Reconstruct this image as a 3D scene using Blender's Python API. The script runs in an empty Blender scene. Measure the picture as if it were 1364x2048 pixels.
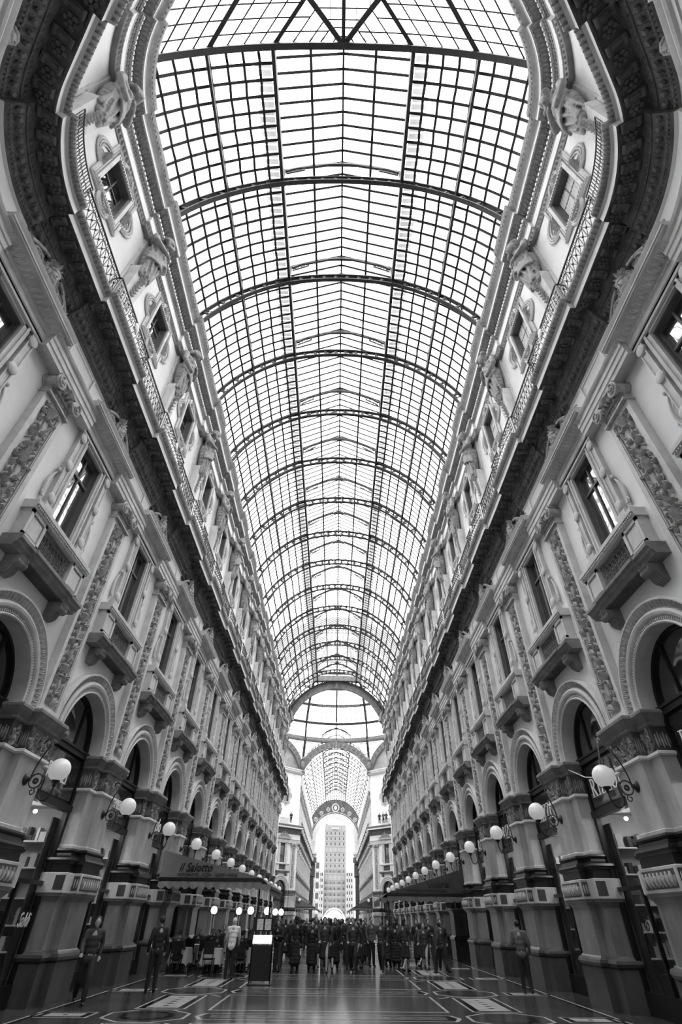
import bpy, math, random
from mathutils import Vector, Matrix, Euler
PI=math.pi; cos=math.cos; sin=math.sin
R=random.Random(7)
C=bpy.context.scene.collection
SC=bpy.context.scene
WX=7.52            # wall plane |x|
B=4.97             # bay spacing
Y0=7.82
def YK(k): return Y0+B*k
NB=14              # pilasters k=0..13, arm ends at YE
YE=YK(13)+2.485+1.3
# ------------------------------------------------------------------ materials
def mat(name,v,rough=.6,amp=.12,scale=1.2,bump=0,spec=.4,metal=0,emit=0,alpha=1,detail=5,stretch=None,bscale=None,contrast=None,trans=0,lo=None):
    m=bpy.data.materials.new(name); m.use_nodes=True; nt=m.node_tree; N=nt.nodes; L=nt.links
    b=N['Principled BSDF']
    b.inputs['Roughness'].default_value=rough
    b.inputs['Specular IOR Level'].default_value=spec
    b.inputs['Metallic'].default_value=metal
    b.inputs['Base Color'].default_value=(v,v,v,1)
    if alpha<1: b.inputs['Alpha'].default_value=alpha
    if trans: b.inputs['Transmission Weight'].default_value=trans
    if emit:
        b.inputs['Emission Color'].default_value=(1,1,1,1); b.inputs['Emission Strength'].default_value=emit
    if amp or bump:
        g=N.new('ShaderNodeNewGeometry'); mp=N.new('ShaderNodeMapping')
        L.new(g.outputs['Position'],mp.inputs['Vector'])
        if stretch: mp.inputs['Scale'].default_value=stretch
    if amp:
        n=N.new('ShaderNodeTexNoise'); n.inputs['Scale'].default_value=scale; n.inputs['Detail'].default_value=detail; n.inputs['Roughness'].default_value=.62
        L.new(mp.outputs['Vector'],n.inputs['Vector'])
        r=N.new('ShaderNodeValToRGB'); a=max(0,v*(1-amp)) if lo is None else lo; c=min(1,v*(1+amp))
        w=contrast or .2
        r.color_ramp.elements[0].position=.5-w; r.color_ramp.elements[0].color=(a,a,a,1)
        r.color_ramp.elements[1].position=.5+w; r.color_ramp.elements[1].color=(c,c,c,1)
        L.new(n.outputs['Fac'],r.inputs['Fac']); L.new(r.outputs['Color'],b.inputs['Base Color'])
    if bump:
        n2=N.new('ShaderNodeTexNoise'); n2.inputs['Scale'].default_value=bscale or 12; n2.inputs['Detail'].default_value=4
        L.new(g.outputs['Position'],n2.inputs['Vector'])
        bp=N.new('ShaderNodeBump'); bp.inputs['Strength'].default_value=bump; bp.inputs['Distance'].default_value=.03
        L.new(n2.outputs['Fac'],bp.inputs['Height']); L.new(bp.outputs['Normal'],b.inputs['Normal'])
    return m
M={}
M['paint']=mat('painted_plaster',.86,.75,.10,.55)
M['stucco']=mat('stucco_moulding',.66,.7,.16,2.2,bump=.15)
M['relief']=mat('carved_stucco',.46,.65,.30,7,bump=.4,bscale=22)
M['ground']=mat('relief_ground',.66,.7,.12,2)
M['stone']=mat('weathered_stone',.24,.75,.30,2.5,bump=.3)
M['dstone']=mat('grimy_shade_toned_stone',.14,.8,.35,3,bump=.35)  # dirty grey stone, with the shade under the cornice also put into its colour
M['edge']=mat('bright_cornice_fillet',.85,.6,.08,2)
M['marble']=mat('veined_marble',.56,.32,.34,1.1,detail=9,stretch=(1,1,.45),contrast=.16)
M['marblelow']=mat('veined_marble_grey',.24,.32,.38,1.1,detail=9,stretch=(1,1,.45),contrast=.16)
M['gmarble']=mat('grey_marble',.085,.3,.35,1.3,detail=9,stretch=(1,1,.4),contrast=.18)
M['black']=mat('black_marble',.018,.28,.3,6,spec=.5)
M['capital']=mat('stone_carving',.30,.55,.4,9,bump=.4,bscale=20)
M['iron']=mat('dark_iron',.022,.45,.2,6,spec=.5)
M['grille']=mat('worn_grille_iron',.16,.4,.4,8,spec=.6)
M['steel']=mat('roof_ironwork',.018,.55,.3,3)
M['frame']=mat('black_shopfront_wood',.012,.35,.2,5)
M['wood']=mat('window_frame_paint',.13,.5,.15,5)
M['statue']=mat('statue_stone',.29,.6,.35,5,bump=.35,bscale=16)
M['walldark']=mat('shop_interior_paint',.40,.7,.1,1)
M['shoplight']=mat('shop_ceiling_light',.9,.5,0,1,emit=5)
M['goods']=mat('shop_goods_dark',.05,.5,.4,4)
M['goodsl']=mat('shop_goods_light',.6,.5,.2,4)
M['globe']=mat('opal_glass_globe',.6,.18,0,1,emit=.07,spec=.6)
M['globelit']=mat('lit_opal_globe',.9,.2,0,1,emit=.6,spec=.5)
M['letter']=mat('white_sign_letters',.75,.4,0,1,emit=.03)
M['letterd']=mat('dark_sign_letters',.01,.6,0,1)
M['canvas']=mat('grey_awning_canvas',.17,.8,.2,2)
M['canvasl']=mat('awning_valance_canvas',.25,.8,.2,3)
M['canvasd']=mat('dark_awning_canvas',.07,.8,.2,2)
M['cloth']=mat('white_table_linen',.6,.8,.1,4)
M['screen']=mat('lit_menu_panel',.7,.4,0,1,emit=.25)
M['paper']=mat('menu_paper',.7,.7,.25,30,contrast=.05)
M['tower']=mat('pale_tower_cladding',.20,.6,.06,.2)
M['towerd']=mat('tower_window_glass',.05,.2,.3,.3)
M['towerl']=mat('pale_office_facade',.30,.6,.05,.2)
M['white']=mat('white_canvas_or_stone',.85,.6,.04,.5)
M['skin']=mat('skin',.34,.55,.1,8)
M['hair']=mat('dark_hair',.02,.6,.3,20)
M['hairw']=mat('white_hair',.7,.6,.2,20)
M['coat1']=mat('black_coat_cloth',.02,.85,.3,4); M['coat2']=mat('charcoal_cloth',.045,.85,.3,4); M['coat3']=mat('mid_grey_cloth',.11,.85,.25,4)
M['coat4']=mat('white_shirt_cloth',.65,.8,.1,4); M['trous']=mat('dark_trouser_cloth',.018,.85,.3,4); M['shoe']=mat('black_shoe_leather',.012,.4,.2,4)
M['fresco']=mat('painted_lunette',.33,.7,.5,.45,detail=7,contrast=.25)
# window glass: dark, mirror-like
def glass_dark():
    m=bpy.data.materials.new('reflective_window_glass'); m.use_nodes=True; nt=m.node_tree; N=nt.nodes; L=nt.links
    b=N['Principled BSDF']; b.inputs['Base Color'].default_value=(.02,.02,.02,1); b.inputs['Roughness'].default_value=.04
    b.inputs['IOR'].default_value=2.3; b.inputs['Specular IOR Level'].default_value=.6
    g=N.new('ShaderNodeNewGeometry'); n=N.new('ShaderNodeTexNoise'); n.inputs['Scale'].default_value=1.6; n.inputs['Detail'].default_value=1
    L.new(g.outputs['Position'],n.inputs['Vector']); bp=N.new('ShaderNodeBump'); bp.inputs['Strength'].default_value=.12; bp.inputs['Distance'].default_value=.05
    L.new(n.outputs['Fac'],bp.inputs['Height']); L.new(bp.outputs['Normal'],b.inputs['Normal'])
    return m
M['glass']=glass_dark(); M['skyglass']=M['glass'].copy(); M['skyglass'].name='upper_window_glass'; M['skyglass'].node_tree.nodes['Principled BSDF'].inputs['IOR'].default_value=3.6
def glass_clear(name,alpha,base,rough,noise=0):
    m=bpy.data.materials.new(name); m.use_nodes=True; nt=m.node_tree; N=nt.nodes; L=nt.links
    b=N['Principled BSDF']; b.inputs['Base Color'].default_value=(base,)*3+(1,); b.inputs['Roughness'].default_value=rough
    b.inputs['Alpha'].default_value=alpha; b.inputs['Specular IOR Level'].default_value=.5
    if noise:
        g=N.new('ShaderNodeNewGeometry'); mp=N.new('ShaderNodeMapping'); mp.inputs['Scale'].default_value=(.35,2.0,.35)
        n=N.new('ShaderNodeTexNoise'); n.inputs['Scale'].default_value=.7; n.inputs['Detail'].default_value=3
        L.new(g.outputs['Position'],mp.inputs['Vector']); L.new(mp.outputs['Vector'],n.inputs['Vector'])
        r=N.new('ShaderNodeMapRange'); r.inputs['From Min'].default_value=.35; r.inputs['From Max'].default_value=.7
        r.inputs['To Min'].default_value=alpha-noise; r.inputs['To Max'].default_value=alpha+noise
        L.new(n.outputs['Fac'],r.inputs['Value']); L.new(r.outputs['Result'],b.inputs['Alpha'])
    return m
M['shopglass']=glass_clear('shop_window_glass',.12,.0,.03)

def roof_glass():
    """weathered roof glass: partly clear, partly scattering"""
    m=bpy.data.materials.new('roof_glass'); m.use_nodes=True; nt=m.node_tree; N=nt.nodes; L=nt.links
    N.remove(N['Principled BSDF']); out=N['Material Output']
    tl=N.new('ShaderNodeBsdfTranslucent'); tl.inputs['Color'].default_value=(.86,.86,.86,1)
    tp=N.new('ShaderNodeBsdfTransparent'); tp.inputs['Color'].default_value=(.95,.95,.95,1)
    mx=N.new('ShaderNodeMixShader'); g=N.new('ShaderNodeNewGeometry'); mp=N.new('ShaderNodeMapping'); mp.inputs['Scale'].default_value=(.35,2.0,.35)
    n=N.new('ShaderNodeTexNoise'); n.inputs['Scale'].default_value=.7; n.inputs['Detail'].default_value=3
    L.new(g.outputs['Position'],mp.inputs['Vector']); L.new(mp.outputs['Vector'],n.inputs['Vector'])
    r=N.new('ShaderNodeMapRange'); r.inputs['From Min'].default_value=.35; r.inputs['From Max'].default_value=.7; r.inputs['To Min'].default_value=.34; r.inputs['To Max'].default_value=.20
    L.new(n.outputs['Fac'],r.inputs['Value']); L.new(r.outputs['Result'],mx.inputs[0]); L.new(tl.outputs[0],mx.inputs[2]); L.new(tp.outputs[0],mx.inputs[1])
    L.new(mx.outputs[0],out.inputs['Surface']); return m
M['roofglass']=roof_glass()
# ------------------------------------------------------------------ mesh builder
class MB:
    def __init__(s): s.v=[]; s.f=[]; s.mi=[]; s.cur=0; s.X=None
    def add(s,vs,fs,mi=None):
        o=len(s.v)
        if s.X is not None: vs=[tuple(s.X@Vector(p)) for p in vs]
        s.v.extend(vs); s.f.extend([tuple(i+o for i in f) for f in fs]); s.mi.extend([s.cur if mi is None else mi]*len(fs))
    def box(s,x0,x1,y0,y1,z0,z1,mi=None):
        if x0>x1:x0,x1=x1,x0
        if y0>y1:y0,y1=y1,y0
        if z0>z1:z0,z1=z1,z0
        s.add([(x0,y0,z0),(x1,y0,z0),(x1,y1,z0),(x0,y1,z0),(x0,y0,z1),(x1,y0,z1),(x1,y1,z1),(x0,y1,z1)],
              [(0,3,2,1),(4,5,6,7),(0,1,5,4),(1,2,6,5),(2,3,7,6),(3,0,4,7)],mi)
    def bar(s,a,b,w,h=None,up=(0,0,1),mi=None):
        h=h or w; a=Vector(a);b=Vector(b);d=(b-a)
        if d.length<1e-6:return
        d.normalize(); u=Vector(up)
        if abs(d.dot(u))>.98:u=Vector((1,0,0))
        x=d.cross(u).normalized(); y=x.cross(d).normalized()
        x*=w/2;y*=h/2
        s.add([tuple(p) for p in (a-x-y,a+x-y,a+x+y,a-x+y,b-x-y,b+x-y,b+x+y,b-x+y)],
              [(0,3,2,1),(4,5,6,7),(0,1,5,4),(1,2,6,5),(2,3,7,6),(3,0,4,7)],mi)
    def tube(s,pts,r,seg=5,closed=False,mi=None):
        n=len(pts); P=[Vector(p) for p in pts]; rs=r if isinstance(r,(list,tuple)) else [r]*n
        vs=[];pu=None
        for i in range(n):
            if closed: d=P[(i+1)%n]-P[i-1]
            else: d=P[min(i+1,n-1)]-P[max(i-1,0)]
            if d.length<1e-9: d=Vector((0,0,1))
            d.normalize()
            if pu is None:
                u=Vector((0,0,1)) if abs(d.z)<.9 else Vector((1,0,0))
            else: u=pu
            x=d.cross(u)
            if x.length<1e-4: x=d.cross(Vector((.3,.8,.1)))
            x.normalize(); y=x.cross(d).normalized(); pu=y
            for k in range(seg):
                a=2*PI*k/seg; vs.append(tuple(P[i]+x*cos(a)*rs[i]+y*sin(a)*rs[i]))
        fs=[]
        for i in range(n if closed else n-1):
            j=(i+1)%n
            for k in range(seg):
                l=(k+1)%seg; fs.append((i*seg+k,i*seg+l,j*seg+l,j*seg+k))
        if not closed: fs+= [tuple(range(seg))[::-1], tuple((n-1)*seg+k for k in range(seg))]
        s.add(vs,fs,mi)
    def lathe(s,prof,c=(0,0,0),axis='z',seg=12,mi=None,a0=0,a1=2*PI,caps=True):
        full=abs(a1-a0-2*PI)<1e-6; m=seg if full else seg+1; vs=[]
        for (r,h) in prof:
            for k in range(m):
                a=a0+(a1-a0)*k/seg
                p=(r*cos(a),r*sin(a),h) if axis=='z' else ((h,r*cos(a),r*sin(a)) if axis=='x' else (r*sin(a),h,r*cos(a)))
                vs.append((p[0]+c[0],p[1]+c[1],p[2]+c[2]))
        fs=[]
        for i in range(len(prof)-1):
            for k in range(m if full else m-1):
                l=(k+1)%m; fs.append((i*m+k,i*m+l,(i+1)*m+l,(i+1)*m+k))
        if full and caps:
            if prof[0][0]>1e-4: fs.append(tuple(range(m))[::-1])
            if prof[-1][0]>1e-4: fs.append(tuple((len(prof)-1)*m+k for k in range(m)))
        s.add(vs,fs,mi)
    def ell(s,c,r,seg=8,rings=5,rot=None,mi=None):
        if not isinstance(r,(list,tuple)): r=(r,r,r)
        q=Euler(rot).to_matrix() if rot else None
        vs=[]
        for i in range(1,rings):
            p=PI*i/rings
            for k in range(seg):
                a=2*PI*k/seg; v=Vector((r[0]*sin(p)*cos(a),r[1]*sin(p)*sin(a),r[2]*cos(p)))
                if q is not None: v=q@v
                vs.append((v.x+c[0],v.y+c[1],v.z+c[2]))
        for z in (1,-1):
            v=Vector((0,0,r[2]*z)); v=q@v if q is not None else v
            vs.append((v.x+c[0],v.y+c[1],v.z+c[2]))
        fs=[];t=len(vs)-2
        for i in range(rings-2):
            for k in range(seg):
                l=(k+1)%seg; fs.append((i*seg+k,(i+1)*seg+k,(i+1)*seg+l,i*seg+l))
        for k in range(seg):
            l=(k+1)%seg; fs.append((t,k,l)); fs.append((t+1,(rings-2)*seg+l,(rings-2)*seg+k))
        s.add(vs,fs,mi)
    def sweep(s,prof,t0,t1,caps=True,mi=None,close=True):
        """profile (n,h) extruded along y"""
        n=len(prof); vs=[(p[0],t0,p[1]) for p in prof]+[(p[0],t1,p[1]) for p in prof]
        fs=[(i,i+1,n+i+1,n+i) for i in range(n-1)]
        if close: fs.append((n-1,0,n,2*n-1))
        if caps: fs+=[tuple(range(n)),tuple(range(2*n-1,n-1,-1))]
        s.add(vs,fs,mi)
    def arch(s,prof,cz,a0=0,a1=PI,seg=28,mi=None,cy=0,close=False):
        """profile (r,n) revolved about the x axis through (cy,cz)"""
        n=len(prof);vs=[]
        for k in range(seg+1):
            a=a0+(a1-a0)*k/seg
            for (r,x) in prof: vs.append((x,cy+r*cos(a),cz+r*sin(a)))
        fs=[]
        for k in range(seg):
            for i in range(n-1+(1 if close else 0)):
                j=(i+1)%n; fs.append((k*n+i,k*n+j,(k+1)*n+j,(k+1)*n+i))
        fs+=[tuple(range(n))[::-1],tuple(seg*n+i for i in range(n))]
        s.add(vs,fs,mi)
    def prism(s,poly,x0,x1,mi=None):
        """polygon of (y,z) extruded in x"""
        n=len(poly); vs=[(x0,p[0],p[1]) for p in poly]+[(x1,p[0],p[1]) for p in poly]
        s.add(vs,[tuple(range(n))[::-1],tuple(range(n,2*n))]+[(i,(i+1)%n,n+(i+1)%n,n+i) for i in range(n)],mi)
    def spiral(s,c,r0,turns,a0,sgn,w,x,seg=5,n=22,mi=None,r1=.12):
        """spiral tube in the y-z plane; starts outside at angle a0"""
        pts=[];rs=[]
        for i in range(n):
            f=i/(n-1); r=r0*(1-f*(1-r1)); a=a0+sgn*turns*2*PI*f
            pts.append((x,c[0]+r*cos(a),c[1]+r*sin(a))); rs.append(w*(1-.45*f))
        s.tube(pts,rs,seg,mi=mi)
        return pts[-1]
    def leaf(s,p,ang,l,w,x,th=.03,mi=None,tilt=.25):
        """leaf lying in the y-z plane from point p=(y,z), pointing at ang"""
        d=(cos(ang),sin(ang)); q=(-d[1],d[0]); vs=[];fs=[]
        st=[(0,.25),(.25,.8),(.5,1),(.75,.75),(1,.08)]
        for (f,ww) in st:
            up=x+th*(1+1.2*sin(PI*f))+tilt*l*f*f
            y=p[0]+d[0]*l*f; z=p[1]+d[1]*l*f; W=w*ww/2
            vs+=[(x,y-q[0]*W,z-q[1]*W),(up,y-q[0]*W*.45,z-q[1]*W*.45),(up-th*.6,y,z),(up,y+q[0]*W*.45,z+q[1]*W*.45),(x,y+q[0]*W,z+q[1]*W)]
        for i in range(len(st)-1):
            for k in range(4):
                a=i*5+k; fs.append((a,a+1,a+6,a+5))
        s.add(vs,fs,mi)
    def flower(s,c,r,x,pet=6,th=.03,mi=None):
        for k in range(pet):
            a=2*PI*k/pet
            s.ell((x+th*.3,c[0]+r*.62*cos(a),c[1]+r*.62*sin(a)),(th,r*.40,r*.26),6,4,rot=(a,0,0),mi=mi)
        s.ell((x+th*.8,c[0],c[1]),(th*1.3,r*.26,r*.26),6,4,mi=mi)
    def mesh(s,name,mats,smooth=None):
        me=bpy.data.meshes.new(name); me.from_pydata(s.v,[],s.f)
        for m in mats: me.materials.append(M[m])
        if len(mats)>1: me.polygons.foreach_set('material_index',s.mi)
        if smooth is not None:
            me.polygons.foreach_set('use_smooth',[True]*len(me.polygons)); me.set_sharp_from_angle(angle=math.radians(smooth))
        me.update()
        return me
def fixn(me):
    import bmesh
    bm=bmesh.new(); bm.from_mesh(me); bmesh.ops.recalc_face_normals(bm,faces=bm.faces); bm.to_mesh(me); bm.free(); return me
# ------------------------------------------------------------------ objects
def link(name,me,parent=None,loc=None,rotz=0,kind=None):
    o=bpy.data.objects.new(name,me); C.objects.link(o)
    if parent is not None: o.parent=parent
    if loc is not None: o.location=loc
    if rotz: o.rotation_euler=(0,0,rotz)
    if kind: o['kind']=kind
    return o
def place(name,parts,loc,rotz=0,label=None,cat=None,group=None,kind=None,scale=1):
    """parts: mesh, or list of (name, mesh[, sub-list])"""
    if not isinstance(parts,list): r=link(name,parts,None,loc,rotz)
    else:
        r=link(name,None,None,loc,rotz)
        r.empty_display_size=.2
        for p in parts:
            o=link(p[0],p[1],r)
            if len(p)>3 and p[3]: o.location=p[3]
            for q in (p[2] if len(p)>2 and p[2] else []): link(q[0],q[1],o)
    if scale!=1: r.scale=(scale,)*3
    if label: r['label']=label
    if cat: r['category']=cat
    if group: r['group']=group
    if kind: r['kind']=kind
    return r
ORD=['zeroth','first','second','third','fourth','fifth','sixth','seventh','eighth','ninth','tenth','eleventh','twelfth','thirteenth','fourteenth','fifteenth','sixteenth','seventeenth','eighteenth','nineteenth','twentieth']
def nth(i):
    if i<=20: return ORD[i]
    t={2:'twenty',3:'thirty',4:'forty',5:'fifty',6:'sixty',7:'seventy',8:'eighty',9:'ninety'}[i//10]
    e={2:'twentieth',3:'thirtieth',4:'fortieth',5:'fiftieth',6:'sixtieth',7:'seventieth',8:'eightieth',9:'ninetieth'}[i//10]
    return e if i%10==0 else t+'-'+ORD[i%10]
def ptype(text,size,font_shear=0,ext=.01,width=1,bold=0,align='CENTER'):
    cu=bpy.data.curves.new('t','FONT'); cu.body=text; cu.size=size; cu.extrude=ext; cu.shear=font_shear; cu.align_x=align; cu.align_y='CENTER'
    cu.offset=bold; cu.resolution_u=3
    o=bpy.data.objects.new('t',cu); C.objects.link(o)
    bpy.context.view_layer.update()
    dg=bpy.context.evaluated_depsgraph_get(); me=bpy.data.meshes.new_from_object(o.evaluated_get(dg))
    bpy.data.objects.remove(o); bpy.data.curves.remove(cu)
    if width!=1:
        for v in me.vertices: v.co.x*=width
    return me
def facing_nave(me,mt,tr):  # text XY -> (y,z), normal +x, translate tr
    for v in me.vertices: x,y,z=v.co; v.co=(z+tr[0],x+tr[1],y+tr[2])
    me.materials.clear(); me.materials.append(M[mt]); return me
def remeshed(mb,name,mt,vox,smooth_it=2,dec=None):
    me=mb.mesh(name+'_src',[mt]); o=bpy.data.objects.new('tmp',me); C.objects.link(o)
    m=o.modifiers.new('r','REMESH'); m.mode='VOXEL'; m.voxel_size=vox; m.use_smooth_shade=True
    if smooth_it: q=o.modifiers.new('s','SMOOTH'); q.iterations=smooth_it; q.factor=.5
    if dec: q=o.modifiers.new('d','DECIMATE'); q.ratio=dec
    bpy.context.view_layer.update()
    dg=bpy.context.evaluated_depsgraph_get(); r=bpy.data.meshes.new_from_object(o.evaluated_get(dg))
    bpy.data.objects.remove(o); bpy.data.meshes.remove(me)
    r.materials.clear(); r.materials.append(M[mt]); r.name=name
    r.polygons.foreach_set('use_smooth',[True]*len(r.polygons)); r.update()
    return r
M['floor']=mat('polished_floor_marble',.05,.17,.45,.9,detail=8,spec=.16,contrast=.2)
M['floorl']=mat('pale_inlay_marble',.42,.2,.2,2,spec=.16); M['floord']=mat('black_inlay_marble',.008,.16,.2,2,spec=.16); M['floorm']=mat('grey_inlay_marble',.12,.18,.2,2,spec=.16)
M['piazza']=mat('pale_piazza_paving',.5,.6,.1,.3)
# ================================================================== facade parts, local frame x=n (towards nave) y=t (along wall) z=h
AR=1.45; SP=5.57   # arch radius, springing height
def candelabra(mb,hw,z0,z1,x,rng,th=.042):
    """carved stem of vases, scrolls and leaves filling a tall panel"""
    z=z0+.02; k=0
    while z<z1-.25:
        t=k%4
        if t==0:   # leafy cup with paired acanthus
            for sg in (1,-1):
                for a,l in ((.35,.30),(.8,.26),(1.25,.22)):
                    mb.leaf((sg*.03,z+.05),PI/2-sg*(PI/2-a*.9),min(l,hw*.95),.12,x,th,tilt=.2)
            mb.lathe([(.03,z),(.09,z+.05),(.10,z+.14),(.05,z+.2)],(x,0,0),'z',7); z+=.30
        elif t==1: # double scrolls
            r=hw*.42
            for sg in (1,-1):
                mb.spiral((sg*hw*.48,z+r+.02),r,1.35,-PI/2,sg,.028,x+.03,5,16)
                mb.flower((sg*hw*.48,z+r+.02),r*.42,x+.02,5,th)
                mb.leaf((sg*hw*.1,z+.02),PI/2-sg*1.1,hw*.8,.1,x,th)
                mb.leaf((sg*hw*.55,z+r*1.8),PI/2-sg*.5,.2,.09,x,th)
            mb.tube([(x+.02,0,z),(x+.05,.02,z+.2),(x+.02,0,z+.42)],.03,5); z+=.46
        elif t==2: # vase / mask
            mb.lathe([(.03,z),(.12,z+.03),(.05,z+.08),(.13,z+.2),(.17,z+.3),(.12,z+.34),(.15,z+.38)],(x,0,0),'z',9)
            for sg in (1,-1):
                mb.spiral((sg*hw*.62,z+.2),.11,1.2,PI*.5,-sg,.024,x+.025,5,12)
                mb.leaf((sg*.15,z+.05),PI/2-sg*1.3,.22,.12,x,th)
                mb.ell((x+.03,sg*hw*.78,z+.38),(.035,.05,.05),6,4)
            z+=.42
        else:      # fan of leaves and fruit
            for i in range(7):
                a=PI/2+(i-3)*.42; mb.leaf((0,z+.03),a,hw*.85 if i!=3 else .34,.1,x,th,tilt=.3)
            for i in range(6):
                mb.ell((x+.05,rng.uniform(-.13,.13),z+rng.uniform(.0,.14)),(.045,.045,.045),6,4)
            z+=.36
        for sg in (1,-1): # filling sprigs near the borders
            mb.leaf((sg*hw*.9,z-.12),PI/2+sg*.3+rng.uniform(-.3,.3),.16,.07,x,th)
        k+=1
PIERPLAN=None
def plan(c,f,off,o2=None):
    s=.10; e=1.035
    return [(-.42,-e-off),(s+off,-e-off),(s+off,-c-off),(f+off,-c-off),(f+off,c+off),(s+off,c+off),(s+off,e+off),(-.42,e+off)]
def stack(mb,levels,c=.55,f=.30,mi=None):
    """levels: (h,off)"""
    n=8;vs=[]
    for h,o in levels:
        for p in plan(c,f,o): vs.append((p[0],p[1],h))
    fs=[]
    for i in range(len(levels)-1):
        for k in range(n-1): fs.append((i*n+k,i*n+k+1,(i+1)*n+k+1,(i+1)*n+k))
    t=(len(levels)-1)*n
    fs.append(tuple(range(n))[::-1]); fs.append(tuple(t+k for k in range(n)))
    mb.add(vs,fs,mi)
def make_pier():
    P=[]
    m=MB(); stack(m,[(0,.14),(.80,.14),(.80,.12),(.84,.17),(.90,.19),(.96,.17),(.99,.11),(1.03,.08)])
    P.append(('base',m.mesh('pier_base',['gmarble'],30)))
    m=MB(); stack(m,[(1.03,.06),(2.02,.06),(2.04,.08),(2.08,.10),(2.13,.16),(2.17,.17)]); P.append(('pedestal',m.mesh('pier_pedestal',['marblelow'],30)))
    m=MB(); stack(m,[(2.17,.15),(2.20,.20),(2.20,.20),(2.62,.20),(2.64,.15)])
    box=m.mesh('pier_box',['marble'],30)
    r=MB()
    def panel(r,face):
        # face frame: list of placing
        pass
    x=.30+.20
    r.box(x-.01,x+.006,-.66,.66,2.255,2.575,1)
    for i in range(8):
        c=(-.56+i*.16)
        r.leaf((c,2.28),PI/2+.25,.26,.09,x+.006,.025,mi=0,tilt=.05); r.leaf((c+.03,2.28),PI/2-.3,.2,.06,x+.006,.025,mi=0,tilt=.05); r.ell((x+.02,c-.05,2.5),(.02,.035,.035),6,4,mi=0)
    for sg in (1,-1): # panels on the returns
        y=sg*.75
        r.box(.24,.47,y-.006,y+.006,2.255,2.575,1)
        for i in range(3): r.ell((.29+i*.07,y+sg*.01,2.41),(.022,.015,.11),6,4,mi=0)
        y=sg*1.235
        r.box(.0,.27,y-.006,y+.006,2.255,2.575,1)
    rel=r.mesh('pier_box_relief',['relief','gmarble'],40)
    P.append(('ornament_box',box,[('relief',rel)]))
    m=MB(); stack(m,[(2.64,.11),(2.84,.11),(2.84,.13),(2.87,.16),(2.92,.175),(2.97,.16),(2.99,.12),(3.02,.085),(3.08,.075),(3.11,.11),(3.14,.12),(3.18,.11),(3.20,.05)])
    P.append(('black_moulding',m.mesh('pier_black_moulding',['black'],30)))
    m=MB(); stack(m,[(3.20,.03),(3.26,.03),(3.28,0),(4.58,0),(4.62,.02)]); P.append(('shaft',m.mesh('pier_shaft',['marble'],30)))
    m=MB(); stack(m,[(4.60,.04),(4.63,.07),(4.68,.07),(4.70,.03)]); P.append(('necking',m.mesh('pier_necking',['edge'],30)))
    m=MB(); m.cur=1; stack(m,[(4.70,.0),(5.22,.02)],mi=1)
    m.cur=0; rg=random.Random(3)
    def cap_rel(m,y0,y1,x):
        w=y1-y0
        for i in range(int(w*w*60)+14):
            y=rg.uniform(y0+.05,y1-.05); z=rg.uniform(4.74,5.1); m.leaf((y,z),rg.uniform(0,2*PI),rg.uniform(.08,.17),.07,x,.022,tilt=.1)
        for sg in (1,-1): m.spiral(((y0+y1)/2+sg*w*.2,4.97),w*.17,1.4,-PI/2,sg,.018,x+.02,5,14)
    cap_rel(m,-.55,.55,.305)
    for sg in (1,-1):
        a,b=sorted((sg*.6,sg*1.0)); cap_rel(m,a,b,.11)
        for i in range(4): # tall leaves on the returns
            y=sg*(.555)
            m.ell((.13+i*.05,y,4.92+.03*(i%2)),(.02,.02,.18),6,4)
        for i in range(7): m.ell((-.34+i*.065,sg*1.04,4.92+.05*(i%2)),(.03,.02,.17),6,4)
    P.append(('capital',m.mesh('pier_capital',['capital','gmarble'],40)))
    m=MB(); stack(m,[(5.22,.03),(5.25,.07),(5.28,.06),(5.30,.06),(5.34,.09),(5.44,.17),(5.47,.18),(5.48,.20),(5.54,.20),(5.57,.18)])
    for i in range(22): m.box(.34,.385,-.60+i*.056,-.60+i*.056+.03,5.255,5.30)
    P.append(('impost',m.mesh('pier_impost',['stone'],30)))
    return P
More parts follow.
